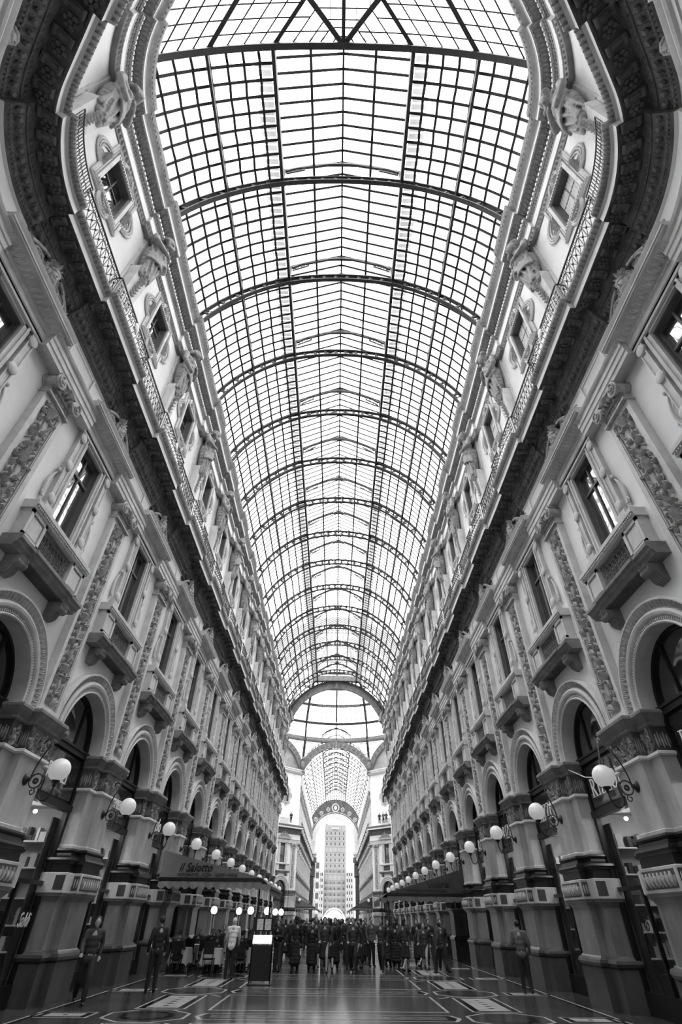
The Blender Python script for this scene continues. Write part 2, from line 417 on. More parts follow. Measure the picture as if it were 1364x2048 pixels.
def make_pilaster():
    P=[]
    z0,z1=5.57,11.78; m=MB(); hw=.5; f=.22
    # shaft as frame around a sunk panel
    m.box(0,f-.07,-hw,hw,z0,z1)
    for a,b,c,d in ((-hw,-.36,z0,z1),(.36,hw,z0,z1),(-.36,.36,z0,z0+.22),(-.36,.36,z1-.14,z1)): m.box(f-.07,f,a,b,c,d)
    m.box(0,f+.03,-hw-.02,hw+.02,z0,z0+.07)
    for sg in (1,-1):
        m.tube([(f-.03,sg*.345,z0+.24),(f-.03,sg*.345,z1-.16)],.016,4)
    P.append(('shaft',m.mesh('pilaster_shaft',['stucco'],30)))
    m=MB(); candelabra(m,.27,z0+.27,z1-.2,f-.07,random.Random(5)); P.append(('carved_panel',m.mesh('pilaster_relief',['relief'],45)))
    m=MB(); # ionic capital
    m.box(0,f+.10,-.53,.53,11.78,11.83)
    for i in range(17): m.tube([(f+.0,-.46+i*.0575,11.83),(f+.02,-.46+i*.0575,12.06)],.020,4)
    m.box(0,f+.0,-.49,.49,11.83,12.08)
    m.box(0,f+.07,-.5,.5,12.08,12.34)
    for sg in (1,-1):
        m.lathe([(.01,-.02),(.2,-.02),(.205,.03),(.17,.05),(.165,.36),(.2,.37),(.205,.40),(.17,.42)],(0,sg*.44,12.25),'x',16)
        m.spiral((sg*.44,12.25),.165,1.6,PI/2,-sg,.024,.435,5,20)
        m.ell((.44,sg*.44,12.25),(.03,.045,.045),7,5)
    for i in range(5):
        m.ell((f+.12,-.26+i*.13,12.24),(.09,.055,.10),7,5); 
    for i in range(9):
        a=PI*(.15+i*.0875); m.leaf((0,12.22),a,.2,.07,f+.16,.03)
    m.box(0,f+.17,-.56,.56,12.42,12.50); m.box(0,f+.12,-.53,.53,12.36,12.42)
    P.append(('capital',m.mesh('pilaster_capital',['relief'],35)))
    return P
def make_arch():
    P=[]; m=MB()
    m.arch([(1.40,-.42),(1.40,.13),(1.43,.15),(1.46,.13),(1.47,.08),(1.56,.08),(1.57,.13),(1.60,.17),(1.66,.19),(1.72,.16),(1.74,.10),(1.76,.11),(1.90,.19),(1.92,.22),(1.965,.22),(1.975,.2),(1.975,0)],SP,seg=36)
    for k in range(70):
        a=PI*(k+.5)/70; c=(cos(a),sin(a)); r=1.515
        m.bar((.08,c[0]*r-c[1]*.0,SP+c[1]*r),(.115,c[0]*r,SP+c[1]*r),.034,.06,up=(0,c[0],c[1]))
    P.append(('moulding',m.mesh('archivolt',['stucco'],32)))
    m=MB()
    for k in range(44):
        a=PI*(k+.5)/44; p=(cos(a)*1.76,SP+sin(a)*1.76)
        m.leaf(p,a,.17,.11,.12,.03,tilt=.35)
    P.append(('leaf_band',m.mesh('archivolt_leaves',['relief'],45)))
    return P
def make_shopfront(sign=None,interior=True):
    """black frame in the opening with fanlight, sign board and display window"""
    P=[]; xg=-.34; m=MB()
    # frame
    for sg in (1,-1): m.box(xg-.06,xg+.08,sg*1.45,sg*1.30,0,SP+.03)
    m.box(xg-.06,xg+.12,-1.45,1.45,5.42,5.58); m.box(xg-.06,xg+.16,-1.45,1.45,5.56,5.62)
    m.box(xg-.04,xg+.03,-1.31,1.31,4.22,5.42)
    m.box(xg-.06,xg+.12,-1.45,1.45,4.08,4.22); m.box(xg-.06,xg+.16,-1.36,1.36,4.05,4.09)
    m.box(xg-.06,xg+.10,-1.45,1.45,0,.42)
    m.box(xg-.04,xg+.05,-.035,.035,.42,2.35); m.box(xg-.04,xg+.06,-1.3,1.3,2.35,2.44)
    m.arch([(1.46,xg-.06),(1.46,xg+.08),(1.30,xg+.08),(1.30,xg-.06)],SP+.03,seg=24,close=True)
    for y in (-.5,.5): m.box(xg-.03,xg+.05,y-.035,y+.035,SP+.05,SP+.05+math.sqrt(1.32**2-y*y))
    P.append(('frame',m.mesh('shopfront_frame',['frame'],30)))
    m=MB(); n=20; m.add([(xg,0,SP+.03)]+[(xg,1.31*cos(PI*k/n),SP+.03+1.31*sin(PI*k/n)) for k in range(n+1)],[(0,k+1,k+2) for k in range(n)])
    P.append(('fanlight_pane',m.mesh('fanlight_glass',['glass'])))
    m=MB(); m.box(xg+.03,xg+.045,-1.25,1.25,4.30,5.36)
    sb=('sign_board',m.mesh('sign_board_glass',['glass']))
    P.append(sb)
    if interior:
        m=MB(); m.box(xg-.012,xg,-1.3,1.3,.42,4.08); P.append(('display_pane',m.mesh('display_glass',['shopglass'])))
    else:
        m=MB(); m.box(xg-.012,xg,-1.3,1.3,.42,4.08); P.append(('display_pane',m.mesh('dark_display_glass',['glass'])))
    return P
def interior_mesh(seed):
    rg=random.Random(seed); m=MB(); xb=-2.6; xg=-.42
    q=[(xg,-1.42,.3),(xb,-1.42,.3),(xb,1.42,.3),(xg,1.42,.3),(xg,-1.42,4.15),(xb,-1.42,4.15),(xb,1.42,4.15),(xg,1.42,4.15)]
    m.add(q,[(0,1,2,3),(4,7,6,5),(1,5,6,2),(0,4,5,1),(3,2,6,7)],0)
    m.box(-1.0,-1.5,-.4,.4,4.06,4.12,1)
    for z in (.9,1.55,2.15,2.9,3.5)[:rg.choice([3,5])]:
        m.box(xb+.05,xb+.7,-1.2,1.2,z,z+.04,3)
        y=-1.1
        while y<1.0:
            w=rg.uniform(.05,.28); h=rg.uniform(.12,.38); m.box(xb+.15,xb+.5,y,y+w*.85,z+.04,z+.04+h,rg.choice([2,2,3,0])); y+=w
    m.box(-.6,-1.6,-1.0,1.0,.3,.75,2)
    m.box(-1.2,-1.25,-.9,-.1,2.6,3.7,2); m.box(-.9,-.92,.25,.27,2.2,4.0,2)
    for sg in (1,-1):
        for z in (1.0,1.5,2.05,2.7,3.3):
            a,b=sorted((sg*1.08,sg*1.42)); m.box(-.55,-2.3,a,b,z,z+.035,3)
            x=-.6
            while x>-2.1:
                w=rg.uniform(.05,.22); h=rg.uniform(.12,.36)
                if rg.random()<.8: a,b=sorted((sg*1.15,sg*1.36)); m.box(x,x-w*.85,a,b,z+.035,z+.035+h,rg.choice([2,2,3,0]))
                x-=w
        m.box(-.5,-.54,*sorted((sg*1.06,sg*1.42)),.4,3.9,2)
    for i in range(4): m.ell((-.9,-.8+i*.5,3.98),(.06,.06,.05),7,5,mi=1)
    return m.mesh('shop_interior_%d'%seed,['walldark','shoplight','goods','goodsl'])
def make_balcony():
    P=[]; m=MB()
    for hw,pr in ((1.64,[(0,8.02),(.34,8.02),(.36,8.07),(.42,8.12),(.44,8.18),(.50,8.22),(.50,8.30),(.47,8.33),(0,8.33)]),(1.0,[(0,8.02),(.38,8.02),(.40,8.07),(.46,8.12),(.48,8.18),(.54,8.22),(.54,8.30),(.51,8.33),(0,8.33)])):
        m.sweep(pr,-hw,hw)
    P.append(('slab',m.mesh('balcony_slab',['stone'],30)))
    for sg in (1,-1):
        m=MB()
        y=sg*1.08
        pts=[]
        for i in range(13):
            f=i/12; pts.append((.06+.34*(1-f)**.7+.03*sin(f*9),8.0-f*.42))
        m.add([(0,y-.17,8.02)]+[(p[0],y-.17,p[1]) for p in pts]+[(0,y-.17,7.56),(0,y+.17,8.02)]+[(p[0],y+.17,p[1]) for p in pts]+[(0,y+.17,7.56)],
              [tuple(range(15)),tuple(range(29,14,-1))]+[(i,15+i,16+i,i+1) for i in range(14)])
        for j in (-.11,-.03,.05,.12): m.tube([(p[0]+.01,y+j,p[1]) for p in pts],.028,5)
        for s2 in (1,-1): m.lathe([(.02,y-.19 if s2<0 else y+.19),(.1,y-.19 if s2<0 else y+.19),(.1,y)],(.30,0,7.88),'y',10)
        P.append(('corbel',m.mesh('balcony_corbel',['stone'],40)))
    m=MB()
    m.box(.0,.36,-1.54,1.54,8.33,8.42)
    for sg in (1,-1):
        a,b=sorted((sg*.78,sg*1.50))
        m.box(0,.26,a,b,8.42,9.18)
        for c,d,e,f in ((a,a+.1,8.42,9.18),(b-.1,b,8.42,9.18),(a,b,8.42,8.52),(a,b,9.08,9.18)): m.box(.26,.31,c,d,e,f)
        m.box(.27,.285,a+.14,b-.14,8.57,9.03)
    m.sweep([(0,9.18),(.33,9.18),(.35,9.22),(.35,9.27),(.40,9.29),(.40,9.37),(.37,9.39),(.37,9.43),(0,9.43)],-1.56,1.56)
    for i in range(42): m.box(.345,.385,-1.52+i*.073,-1.52+i*.073+.04,9.225,9.27)
    P.append(('parapet',m.mesh('balcony_parapet',['stucco'],30)))
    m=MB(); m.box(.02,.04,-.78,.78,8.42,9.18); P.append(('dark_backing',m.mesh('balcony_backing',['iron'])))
    m=MB(); x=.2
    m.tube([(x,-.78,8.46),(x,.78,8.46)],.014,4); m.tube([(x,-.78,9.12),(x,.78,9.12)],.014,4)
    for i in range(9):
        y=-.70+i*.175
        m.tube([(x,y,8.62),(x,y,8.95)],.013,4); m.tube([(x,y+.05,8.62),(x,y+.05,8.95)],.013,4)
        m.spiral((y+.02,8.57),.075,1.4,PI/2,1,.012,x,4,12); m.spiral((y+.03,9.02),.07,1.4,-PI/2,-1,.012,x,4,12)
        m.ell((x,y+.115,8.80),(.02,.028,.05),5,4); m.tube([(x,y+.115,8.5),(x,y+.115,9.1)],.009,4)
        m.spiral((y+.115,8.68),.04,1.2,0,1,.01,x,4,8)
    P.append(('iron_grille',m.mesh('balcony_grille',['grille'],50)))
    return P
def make_window():
    """upper floor window: surround, frame, pane"""
    P=[]; m=MB()
    z0,z1=9.43,12.42
    # sill block & architrave surround
    for sg in (1,-1):
        a=sg
        m.box(0,.10,a*.56,a*.78,9.6,z1+.16); m.box(0,.14,a*.66,a*.72,9.6,z1+.16)
        m.box(0,.12,a*.84,a*1.06,9.75,z1+.1)         # side strip
        for (ya,yb) in ((.84,.87),(1.03,1.06)): m.box(.12,.145,a*ya,a*yb,9.75,z1+.1)
        m.box(0,.2,a*.78,a*1.12,9.43,9.75)
        # scroll bracket on the outside
        yy=a*1.10
        pts=[(.06+.0*i,yy+a*(.02+.12*sin(f*PI)**1.0+.10*(1-f)),9.85+f*.95) for i in range(12) for f in [i/11]]
        m.tube(pts,[.05-.002*i for i in range(12)],6)
        m.spiral((yy+a*.13,9.92),.10,1.3,PI/2,-a,.03,.08,5,12); m.ell((.08,yy+a*.04,10.86),(.06,.07,.07),7,5)
        for zc in (12.32,11.2,9.98):
            m.lathe([(.02,.19),(.115,.19),(.15,.17),(.155,.12),(.125,.11),(.11,.12)],(0,a*.95,zc),'x',14)
    m.box(0,.10,-.78,.78,z1,z1+.18); m.box(0,.14,-.72,.72,z1+.06,z1+.12)
    sur=m.mesh('window_surround',['stucco'],35)
    r=MB()
    for sg in (1,-1):
        for zc in (12.32,11.2,9.98): r.flower((sg*.95,zc),.10,.13,7,.03)
    ros=r.mesh('window_roundels',['relief'],50)
    P.append(('window_surround',sur,[('roundels',ros)]))
    m=MB(); x=-.15
    for sg in (1,-1): m.box(-.3,.015,sg*.57,sg*.53,9.4,z1); m.box(x-.06,x+.06,sg*.60,sg*.50,9.4,z1+.05); m.box(x-.02,x+.04,sg*.03,0,9.4,z1)
    m.box(-.3,.015,-.56,.56,z1-.04,z1+.01); m.box(x-.06,x+.06,-.6,.6,z1-.08,z1+.05); m.box(x-.06,x+.06,-.6,.6,9.4,9.58); m.box(x-.02,x+.05,-.5,.5,11.55,11.62)
    P.append(('window_frame',m.mesh('window_frame',['wood'],30)))
    m=MB(); m.add([(x,-.52,9.5),(x,.52,9.5),(x,.52,z1),(x,-.52,z1)],[(0,1,2,3)]); P.append(('pane',m.mesh('window_pane',['skyglass'])))
    return P
def make_pediment():
    P=[]; m=MB(); hw=1.38
    m.box(0,.16,-1.12,1.12,12.58,12.64); m.box(0,.13,-1.10,1.10,12.64,12.78)
    for i in range(11): m.flower((-1.0+i*.2,12.71),.05 if i%2 else .065,.13,5,.02)
    m.sweep([(0,12.78),(.16,12.78),(.20,12.83),(.22,12.90),(0,12.90)],-1.2,1.2)
    for i in range(30): m.ell((.21,-1.15+i*.0793,12.86),(.03,.03,.035),5,4)
    m.sweep([(0,12.90),(.22,12.92),(.46,13.10),(.48,13.12),(0,13.12)],-1.28,1.28)
    for i in range(17): m.leaf((-1.24+i*.155,12.93),PI/2,.14,.14,.27,.06,tilt=1.1)
    # cornice
    m.sweep([(0,13.12),(.54,13.12),(.54,13.17),(.57,13.17),(.57,13.22),(.62,13.30),(.63,13.33),(.3,13.36),(0,13.36)],-hw-.16,hw+.16)
    P.append(('cornice',m.mesh('pediment_cornice',['stucco'],30)))
    m=MB(); x=.40
    # swan-neck crest on both sides
    for sg in (1,-1):
        pts=[]
        for i in range(22):
            f=i/21; y=sg*(1.42-f*1.10); z=13.40+.12*f+.62*f*f*(3-2*f)*.9
            pts.append((x,y,z))
        m.tube(pts,.045,6)
        n=len(pts)
        m.add([(x-.1,p[1],p[2]) for p in pts]+[(x-.1,p[1],13.36) for p in pts],[(i,i+1,n+i+1,n+i) for i in range(n-1)])
        m.spiral((sg*1.44,13.44),.085,1.1,0,sg,.03,x,5,12)
        m.spiral((sg*.56,13.66),.24,1.6,sg*PI/2,-sg,.035,x+.0,6,24); m.flower((sg*.56,13.66),.11,x,6,.04)
        m.spiral((sg*1.0,13.50),.12,1.3,sg*PI/2,-sg,.025,x,5,16)
        for a,l in ((.4,.28),(.9,.24)): m.leaf((sg*.8,13.5),PI/2-sg*(PI/2-a),l,.1,x,.03)
        m.leaf((sg*.2,13.42),PI/2-sg*.7,.3,.12,x,.03)
    m.lathe([(.05,-.1),(.30,-.1),(.30,.02),(.26,.05),(.22,.0)],(x,0,13.74),'x',20)
    for k in range(20):
        a=2*PI*k/20; m.ell((x+.04,.29*cos(a),13.74+.29*sin(a)),(.035,.035,.035),5,4)
    for k in range(5): m.leaf((0,13.98),PI/2+(k-2)*.5,.36 if k==2 else .28,.13,x,.04)
    P.append(('crest',m.mesh('pediment_crest',['relief'],45)))
    m=MB(); m.ell((x+.06,0,13.72),(.15,.15,.20),10,8); m.ell((x+.10,0,13.86),(.12,.17,.10),8,6); m.ell((x+.2,0,13.71),(.04,.025,.045),6,5)
    for sg in (1,-1): m.ell((x+.05,sg*.13,13.70),(.08,.06,.15),6,5); m.ell((x+.17,sg*.05,13.755),(.02,.025,.012),5,4)
    m.ell((x+.17,0,13.63),(.03,.05,.015),6,4); m.ell((x+.1,0,13.55),(.1,.12,.06),7,5)
    P.append(('carved_head',m.mesh('pediment_head',['relief'],50)))
    return P
def quatre(s=1.0):
    """outline of the attic window surround (y,z) around (0,0)"""
    pts=[];W=.92*s;H=1.34*s
    def arcp(cy,cz,r,a0,a1,n=7):
        for i in range(n): a=a0+(a1-a0)*i/(n-1); pts.append((cy+r*cos(a),cz+r*sin(a)))
    r=.36*s
    pts.append((W,-H)); pts.append((W,-.62*s)); arcp(W-.12*s,0,.62*s,-PI/2+.25,PI/2-.25,9); pts.append((W,.62*s)); pts.append((W,H))
    pts.append((r+.02,H)); arcp(0,H,r,.05,PI-.05,9); pts.append((-r-.02,H))
    pts.append((-W,H)); pts.append((-W,.62*s)); arcp(-W+.12*s,0,.62*s,PI/2+.25,3*PI/2-.25,9); pts.append((-W,-.62*s)); pts.append((-W,-H))
    pts.append((-r-.02,-H)); arcp(0,-H,r,PI+.05,2*PI-.05,9); pts.append((r+.02,-H))
    return pts
AZ=20.15
def make_attic_window():
    P=[]; m=MB()
    o=quatre(1.0); n=len(o)
    for s_,r_,x in ((1.0,.05,.05),(.93,.03,.07),(.86,.03,.05)):
        q=quatre(s_); m.tube([(x,p[0],AZ+p[1]) for p in q],r_,5,closed=True)
    q=quatre(.90)
    for i in range(n):
        a=q[i];b=q[(i+1)%n]; L=math.hypot(b[0]-a[0],b[1]-a[1]); k=max(1,int(L/.09))
        for j in range(k): f=(j+.5)/k; m.ell((.08,a[0]+(b[0]-a[0])*f,AZ+a[1]+(b[1]-a[1])*f),(.03,.025,.025),5,4)
    for sg in (1,-1):
        m.box(0,.09,sg*.60,sg*.72,AZ-1.12,AZ+1.12)
        m.box(0,.09,-.72,.72,AZ+sg*1.02,AZ+sg*1.14)
    for i in range(14): m.box(.09,.12,-.66+i*.098,-.66+i*.098+.05,AZ+1.03,AZ+1.10); m.box(.09,.12,-.66+i*.098,-.66+i*.098+.05,AZ-1.10,AZ-1.03)
    sur=m.mesh('attic_surround',['stucco'],40)
    m=MB()
    for sg in (1,-1):
        for k in range(9):
            a=(PI/2 if sg>0 else -PI/2)+(k-4)*.36; m.leaf((0,AZ+sg*1.2),a,.30,.10,.03,.03,tilt=.15)
        for k in range(7):
            z=AZ-.42+k*.14; m.leaf((sg*.78,z-.05),PI/2-sg*1.2,.26-.03*abs(k-3),.12,.02,.03)
        m.spiral((sg*1.05,AZ-.1),.16,1.3,0,sg,.025,.03,5,14)
    P.append(('window_surround',sur,[('shell_ornament',m.mesh('attic_shells',['relief'],50))]))
    m=MB(); x=-.25
    for sg in (1,-1): m.box(-.3,.02,sg*.61,sg*.55,AZ-1.02,AZ+1.02); m.box(-.3,.02,-.6,.6,AZ+sg*1.02,AZ+sg*.96); m.box(x-.05,x+.05,sg*.60,sg*.52,AZ-1.02,AZ+1.02); m.box(x-.05,x+.05,-.6,.6,AZ+sg*1.02,AZ+sg*.93)
    m.box(x-.02,x+.04,-.025,.025,AZ-1,AZ+1); m.box(x-.02,x+.04,-.55,.55,AZ+.28,AZ+.33)
    P.append(('window_frame',m.mesh('attic_frame',['wood'],30)))
    m=MB(); m.add([(x,-.54,AZ-1),(x,.54,AZ-1),(x,.54,AZ+1),(x,-.54,AZ+1)],[(0,1,2,3)]); P.append(('pane',m.mesh('attic_pane',['skyglass'])))
    return P
def make_curtain():
    m=MB(); n=40
    vs=[];x=-.235
    for k in range(n+1):
        y=-.5+k/n*1.0
        for z in (AZ-.93,AZ+.92): vs.append((x+.012+.01*sin(k*1.3)+.006*sin(k*2.9),y,z))
    m.add(vs,[(2*k,2*k+2,2*k+3,2*k+1) for k in range(n)]); return m.mesh('white_curtain',['cloth'],60)
def statue_mesh(var):
    rg=random.Random(20+var); m=MB(); L=m.ell
    H=22.25; x0=.42
    # head, hair
    L((x0+.27,0,H),(.21,.185,.25),12,9); L((x0+.47,0,H-.04),(.05,.035,.07),7,5); L((x0+.20,0,H+.11),(.25,.24,.21),10,8)
    for k in range(16):
        a=PI*(.35+k/15*1.3); L((x0+.18+.12*cos(a*3),.26*sin(a*2+var),H+.02+.22*cos(a*1.7)),(.10,.085,.10),7,5)
    if var==0:
        for k in range(7): L((x0+.30+.02*k%3,-.09+.03*k,H-.26-.03*(k%2)),(.08,.05,.11),7,5)
    L((x0+.46,.06,H+.05),(.025,.03,.018),6,4); L((x0+.46,-.06,H+.05),(.025,.03,.018),6,4); L((x0+.45,0,H-.12),(.03,.06,.02),6,4)
    # neck, shoulders, torso
    L((x0+.12,0,H-.28),(.13,.12,.2),9,7); L((x0,0,H-.55),(.24,.46,.24),14,9); L((x0+.04,0,H-.88),(.27,.38,.34),12,9); L((x0+.02,0,H-1.25),(.24,.32,.35),12,9)
    if var: 
        for sg in (1,-1): L((x0+.22,sg*.16,H-.78),(.13,.13,.13),9,7)
    def limb(pts,rs):
        P_=[];Q=[]
        for i in range(len(pts)-1):
            for j in range(6):
                f=j/6; P_.append(tuple(pts[i][c]*(1-f)+pts[i+1][c]*f for c in range(3))); Q.append(rs[i]*(1-f)+rs[i+1]*f)
        P_.append(pts[-1]);Q.append(rs[-1]); m.tube(P_,Q,9)
        for p,r in zip(pts,rs): L(p,(r,r,r),8,6)
    s=1 if var else -1
    limb([(x0,.46*s,H-.52),(x0+.20,.58*s,H-1.10),(x0+.42,.16*s,H-1.16),(x0+.46,.0,H-1.10)],[.15,.12,.09,.08])      # arm folded across
    limb([(x0,-.46*s,H-.52),(x0+.10,-.60*s,H-1.15),(x0+.34,-.34*s,H-1.55),(x0+.40,-.22*s,H-1.62)],[.15,.12,.09,.08]) # arm at the hip
    for k in range(4): limb([(x0+.47,.02-.05*k*s*.6,H-1.04-.04*k),(x0+.50,-.10*s-.04*k*s*.3,H-1.06-.045*k)],[.028,.022])
    # drapery
    for i in range(9):
        f=i/8; z=H-1.35-f*1.55; w=.46*(1-.38*f)+.06*sin(f*5); L((x0-.05,0,z),(.34*(1-.35*f),w,.26),14,7)
    for k in range(11):
        a=-1.3+k*.26; pts=[]
        for i in range(9):
            f=i/8; z=H-1.25-f*1.7; r=.36*(1-.36*f)
            pts.append((x0-.06+r*1.02*cos(a+.35*sin(f*3+k)),(.50*(1-.36*f))*sin(a+.35*sin(f*3+k)),z))
        m.tube(pts,[.055-.012*abs(i-4)/4 for i in range(9)],6)
    for k in range(5): # sash folds crossing the hip
        pts=[(x0-.06+.40*cos(-1.3+i*.32),.50*sin(-1.3+i*.32)*s,H-1.15-.10*k-i*.09) for i in range(9)]; m.tube(pts,.05,6)
    limb([(x0+.0,.35*s,H-.4),(x0+.26,.1*s,H-.75),(x0+.2,-.25*s,H-1.2)],[.09,.08,.09])
    L((x0-.05,.22*s,H-2.95),(.16,.14,.28),9,6); L((x0,-.1*s,H-3.0),(.14,.12,.2),9,6)
    return remeshed(m,'statue_figure_%d'%var,'statue',.026,1)
def make_statue(var):
    P=[('figure',statue_mesh(var))]
    m=MB(); z0=15.36; z1=19.5
    def fr(z,w,n): return [(0,-w,z),(n,-w,z),(n,w,z),(0,w,z)]
    lv=[(z0,.34,.34),(z0+.5,.34,.34),(z0+.55,.27,.26),(17.2,.29,.30),(z1,.36,.42)]
    vs=[];fs=[]
    for z,w,n in lv: vs+=fr(z,w,n)
    for i in range(len(lv)-1):
        for k in range(4): fs.append((i*4+k,i*4+(k+1)%4,(i+1)*4+(k+1)%4,(i+1)*4+k))
    fs+=[(3,2,1,0),tuple(len(vs)-4+k for k in range(4))]
    m.add(vs,fs)
    for sg in (1,-1): m.box(0,.05,sg*.36,sg*.46,z0,21.9)
    m.box(0,.28,-.42,.42,22.0,22.35); m.box(0,.10,-.40,.40,19.5,22.0)
    P.append(('tapered_pedestal',m.mesh('statue_pedestal',['stucco'],30)))
    m=MB()
    for k in range(6): 
        z=18.0+k*.2; m.leaf((0,z),PI/2-.9,.16,.09,.345+.02*k,.03); m.leaf((0,z),PI/2+.9,.16,.09,.345+.02*k,.03)
        m.ell((.36+.02*k,.0,z+.1),(.035,.04,.05),5,4)
    P.append(('pedestal_carving',m.mesh('statue_pedestal_relief',['relief'],50)))
    return P
# ---- ledge (main cornice) and rim: generic path sweeps
LEDGE=[(0,12.50),(.16,12.50),(.16,12.64),(.19,12.66),(.19,12.82),(.22,12.84),(.22,12.98),(.27,13.02),(.30,13.08),(.30,13.11),(.10,13.13),(.10,13.86),(.16,13.90),(.20,13.94),(.22,14.02),(.24,14.04),(.24,14.08),(.36,14.34),(.37,14.38),(.40,14.38),(.40,14.60),(.43,14.62),(.43,14.68),(.46,14.78),(.88,14.80),(.88,14.76),(.92,14.76),(.92,14.98),(.94,15.0),(.98,15.02),(1.06,15.20),(1.06,15.30),(1.04,15.34),(0,15.36)]
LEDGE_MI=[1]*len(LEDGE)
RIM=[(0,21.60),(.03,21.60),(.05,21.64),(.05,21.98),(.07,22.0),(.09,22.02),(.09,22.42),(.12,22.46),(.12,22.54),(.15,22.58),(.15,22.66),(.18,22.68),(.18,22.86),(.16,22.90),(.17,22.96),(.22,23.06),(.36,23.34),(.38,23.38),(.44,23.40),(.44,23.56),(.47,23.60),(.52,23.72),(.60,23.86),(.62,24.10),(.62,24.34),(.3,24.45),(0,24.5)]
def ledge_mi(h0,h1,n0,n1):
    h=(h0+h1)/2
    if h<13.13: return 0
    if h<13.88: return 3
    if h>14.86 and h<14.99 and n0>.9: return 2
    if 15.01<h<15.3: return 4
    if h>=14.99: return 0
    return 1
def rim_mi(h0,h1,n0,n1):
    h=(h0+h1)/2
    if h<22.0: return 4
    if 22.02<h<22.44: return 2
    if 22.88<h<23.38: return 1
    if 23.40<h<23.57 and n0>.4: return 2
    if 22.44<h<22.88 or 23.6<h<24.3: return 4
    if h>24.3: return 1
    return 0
RIMTOP=24.5
def path_sweep(mb,prof,stations,off,mifn,caps=True):
    """stations: list of (x,y,nx,ny); profile points offset along the normal"""
    n=len(prof); vs=[]
    for (x,y,nx,ny) in stations:
        for (p,h) in prof:
            q=p+(off if p>0.001 else 0); vs.append((x+nx*q,y+ny*q,h))
    for j in range(len(stations)-1):
        for i in range(n-1):
            mi=mifn(prof[i][1],prof[i+1][1],prof[i][0],prof[i+1][0])
            mb.add([vs[j*n+i],vs[j*n+i+1],vs[(j+1)*n+i+1],vs[(j+1)*n+i]],[(0,1,2,3)],mi)
    if caps:
        for j in (0,len(stations)-1):
            x,y,nx,ny=stations[j]
            for i in range(n-1):
                if abs(prof[i][1]-prof[i+1][1])<.004: continue
                a,b=vs[j*n+i],vs[j*n+i+1]; mi=mifn(prof[i][1],prof[i+1][1],prof[i][0],prof[i+1][0]); mb.add([a,b,(x,y,b[2]),(x,y,a[2])],[(0,1,2,3)],0 if mi==2 else mi)
def soffit_detail(mb,frame,length,off,s0):
    """egg band, beads, modillions and rosettes; frame(s)->(x,y,nx,ny)"""
    def T(s):
        x,y,nx,ny=frame(s); return Matrix(((nx,-ny,0,x),(ny,nx,0,y),(0,0,1,0),(0,0,0,1)))
    n=int(length/.20)
    for i in range(n):
        mb.X=T(s0+(i+.5)*length/n)
        mb.ell((.32+off,0,14.20),(.07,.06,.10),7,5,mi=1); mb.tube([(.25+off,-.085,14.1),(.36+off,-.09,14.33)],.018,4,mi=1)
    n=int(length/.095)
    for i in range(n):
        mb.X=T(s0+(i+.5)*length/n); mb.ell((.235+off,0,13.99),(.03,.032,.035),5,4,mi=1)
    n=int(length/.13)
    for i in range(n):
        mb.X=T(s0+(i+.5)*length/n); mb.leaf((-.03,15.04),PI/2,.14,.10,.99+off,.03,mi=4,tilt=.5)
        mb.leaf((-.02,14.42),PI/2+.5,.13,.06,.40+off,.012,mi=1)
    n=max(1,round(length/.56))
    for i in range(n):
        mb.X=T(s0+(i+.25)*length/n)
        mb.box(.45+off,.84+off,-.085,.085,14.70,14.79,mi=1); mb.lathe([(.045,-.09),(.045,.09)],(.80+off,0,14.71),'y',8,mi=1); mb.lathe([(.06,-.09),(.06,.09)],(.50+off,0,14.69),'y',8,mi=1)
        mb.ell((.66+off,0,14.68),(.14,.05,.03),6,4,mi=1)
        mb.X=T(s0+(i+.75)*length/n)
        for k in range(6):
            a=2*PI*k/6; mb.ell((.66+off+.10*cos(a),.10*sin(a),14.76),(.06,.06,.035),6,4,mi=1)
        mb.ell((.66+off,0,14.74),(.05,.05,.05),6,4,mi=1)
        for k in (-1,1): mb.ell((.5+off,k*.06,14.77),(.03,.03,.02),5,4,mi=1)
    mb.X=None
def corner_leaf(mb,frame,s,off):
    x,y,nx,ny=frame(s); mb.X=Matrix(((nx,-ny,0,x),(ny,nx,0,y),(0,0,1,0),(0,0,0,1)))
    for k in range(7):
        a=(k-3)*.42; mb.ell((.66+off+.13*cos(a)-.1,.14*sin(a),14.76),(.11,.035,.03),6,4,rot=(0,0,a),mi=1)
    mb.X=None
def rim_detail(mb,frame,length,off,s0):
    def T(s):
        x,y,nx,ny=frame(s); return Matrix(((nx,-ny,0,x),(ny,nx,0,y),(0,0,1,0),(0,0,0,1)))
    n=int(length/.15)
    for i in range(n):
        mb.X=T(s0+(i+.5)*length/n); mb.box(.18+off,.235+off,-.045,.045,22.72,22.85,mi=2)
        mb.leaf((0,23.0),PI/2,.34,.15,.22+off,.03,mi=1,tilt=.55)
        mb.leaf((0,21.68),PI/2+.4,.22,.09,.05+off,.02,mi=4)
    n=int(length/.11)
    for i in range(n):
        mb.X=T(s0+(i+.5)*length/n); mb.ell((.14+off,0,22.50),(.03,.035,.035),5,4,mi=4); mb.ell((.17+off,0,22.62),(.025,.03,.03),5,4,mi=4)
    n=int(length/.17)
    for i in range(n):
        mb.X=T(s0+(i+.5)*length/n); mb.ell((.60+off,0,23.98),(.055,.06,.11),7,5,mi=4); mb.tube([(.56+off,-.08,23.8),(.63+off,-.085,24.12)],.016,4,mi=4)
    mb.X=None
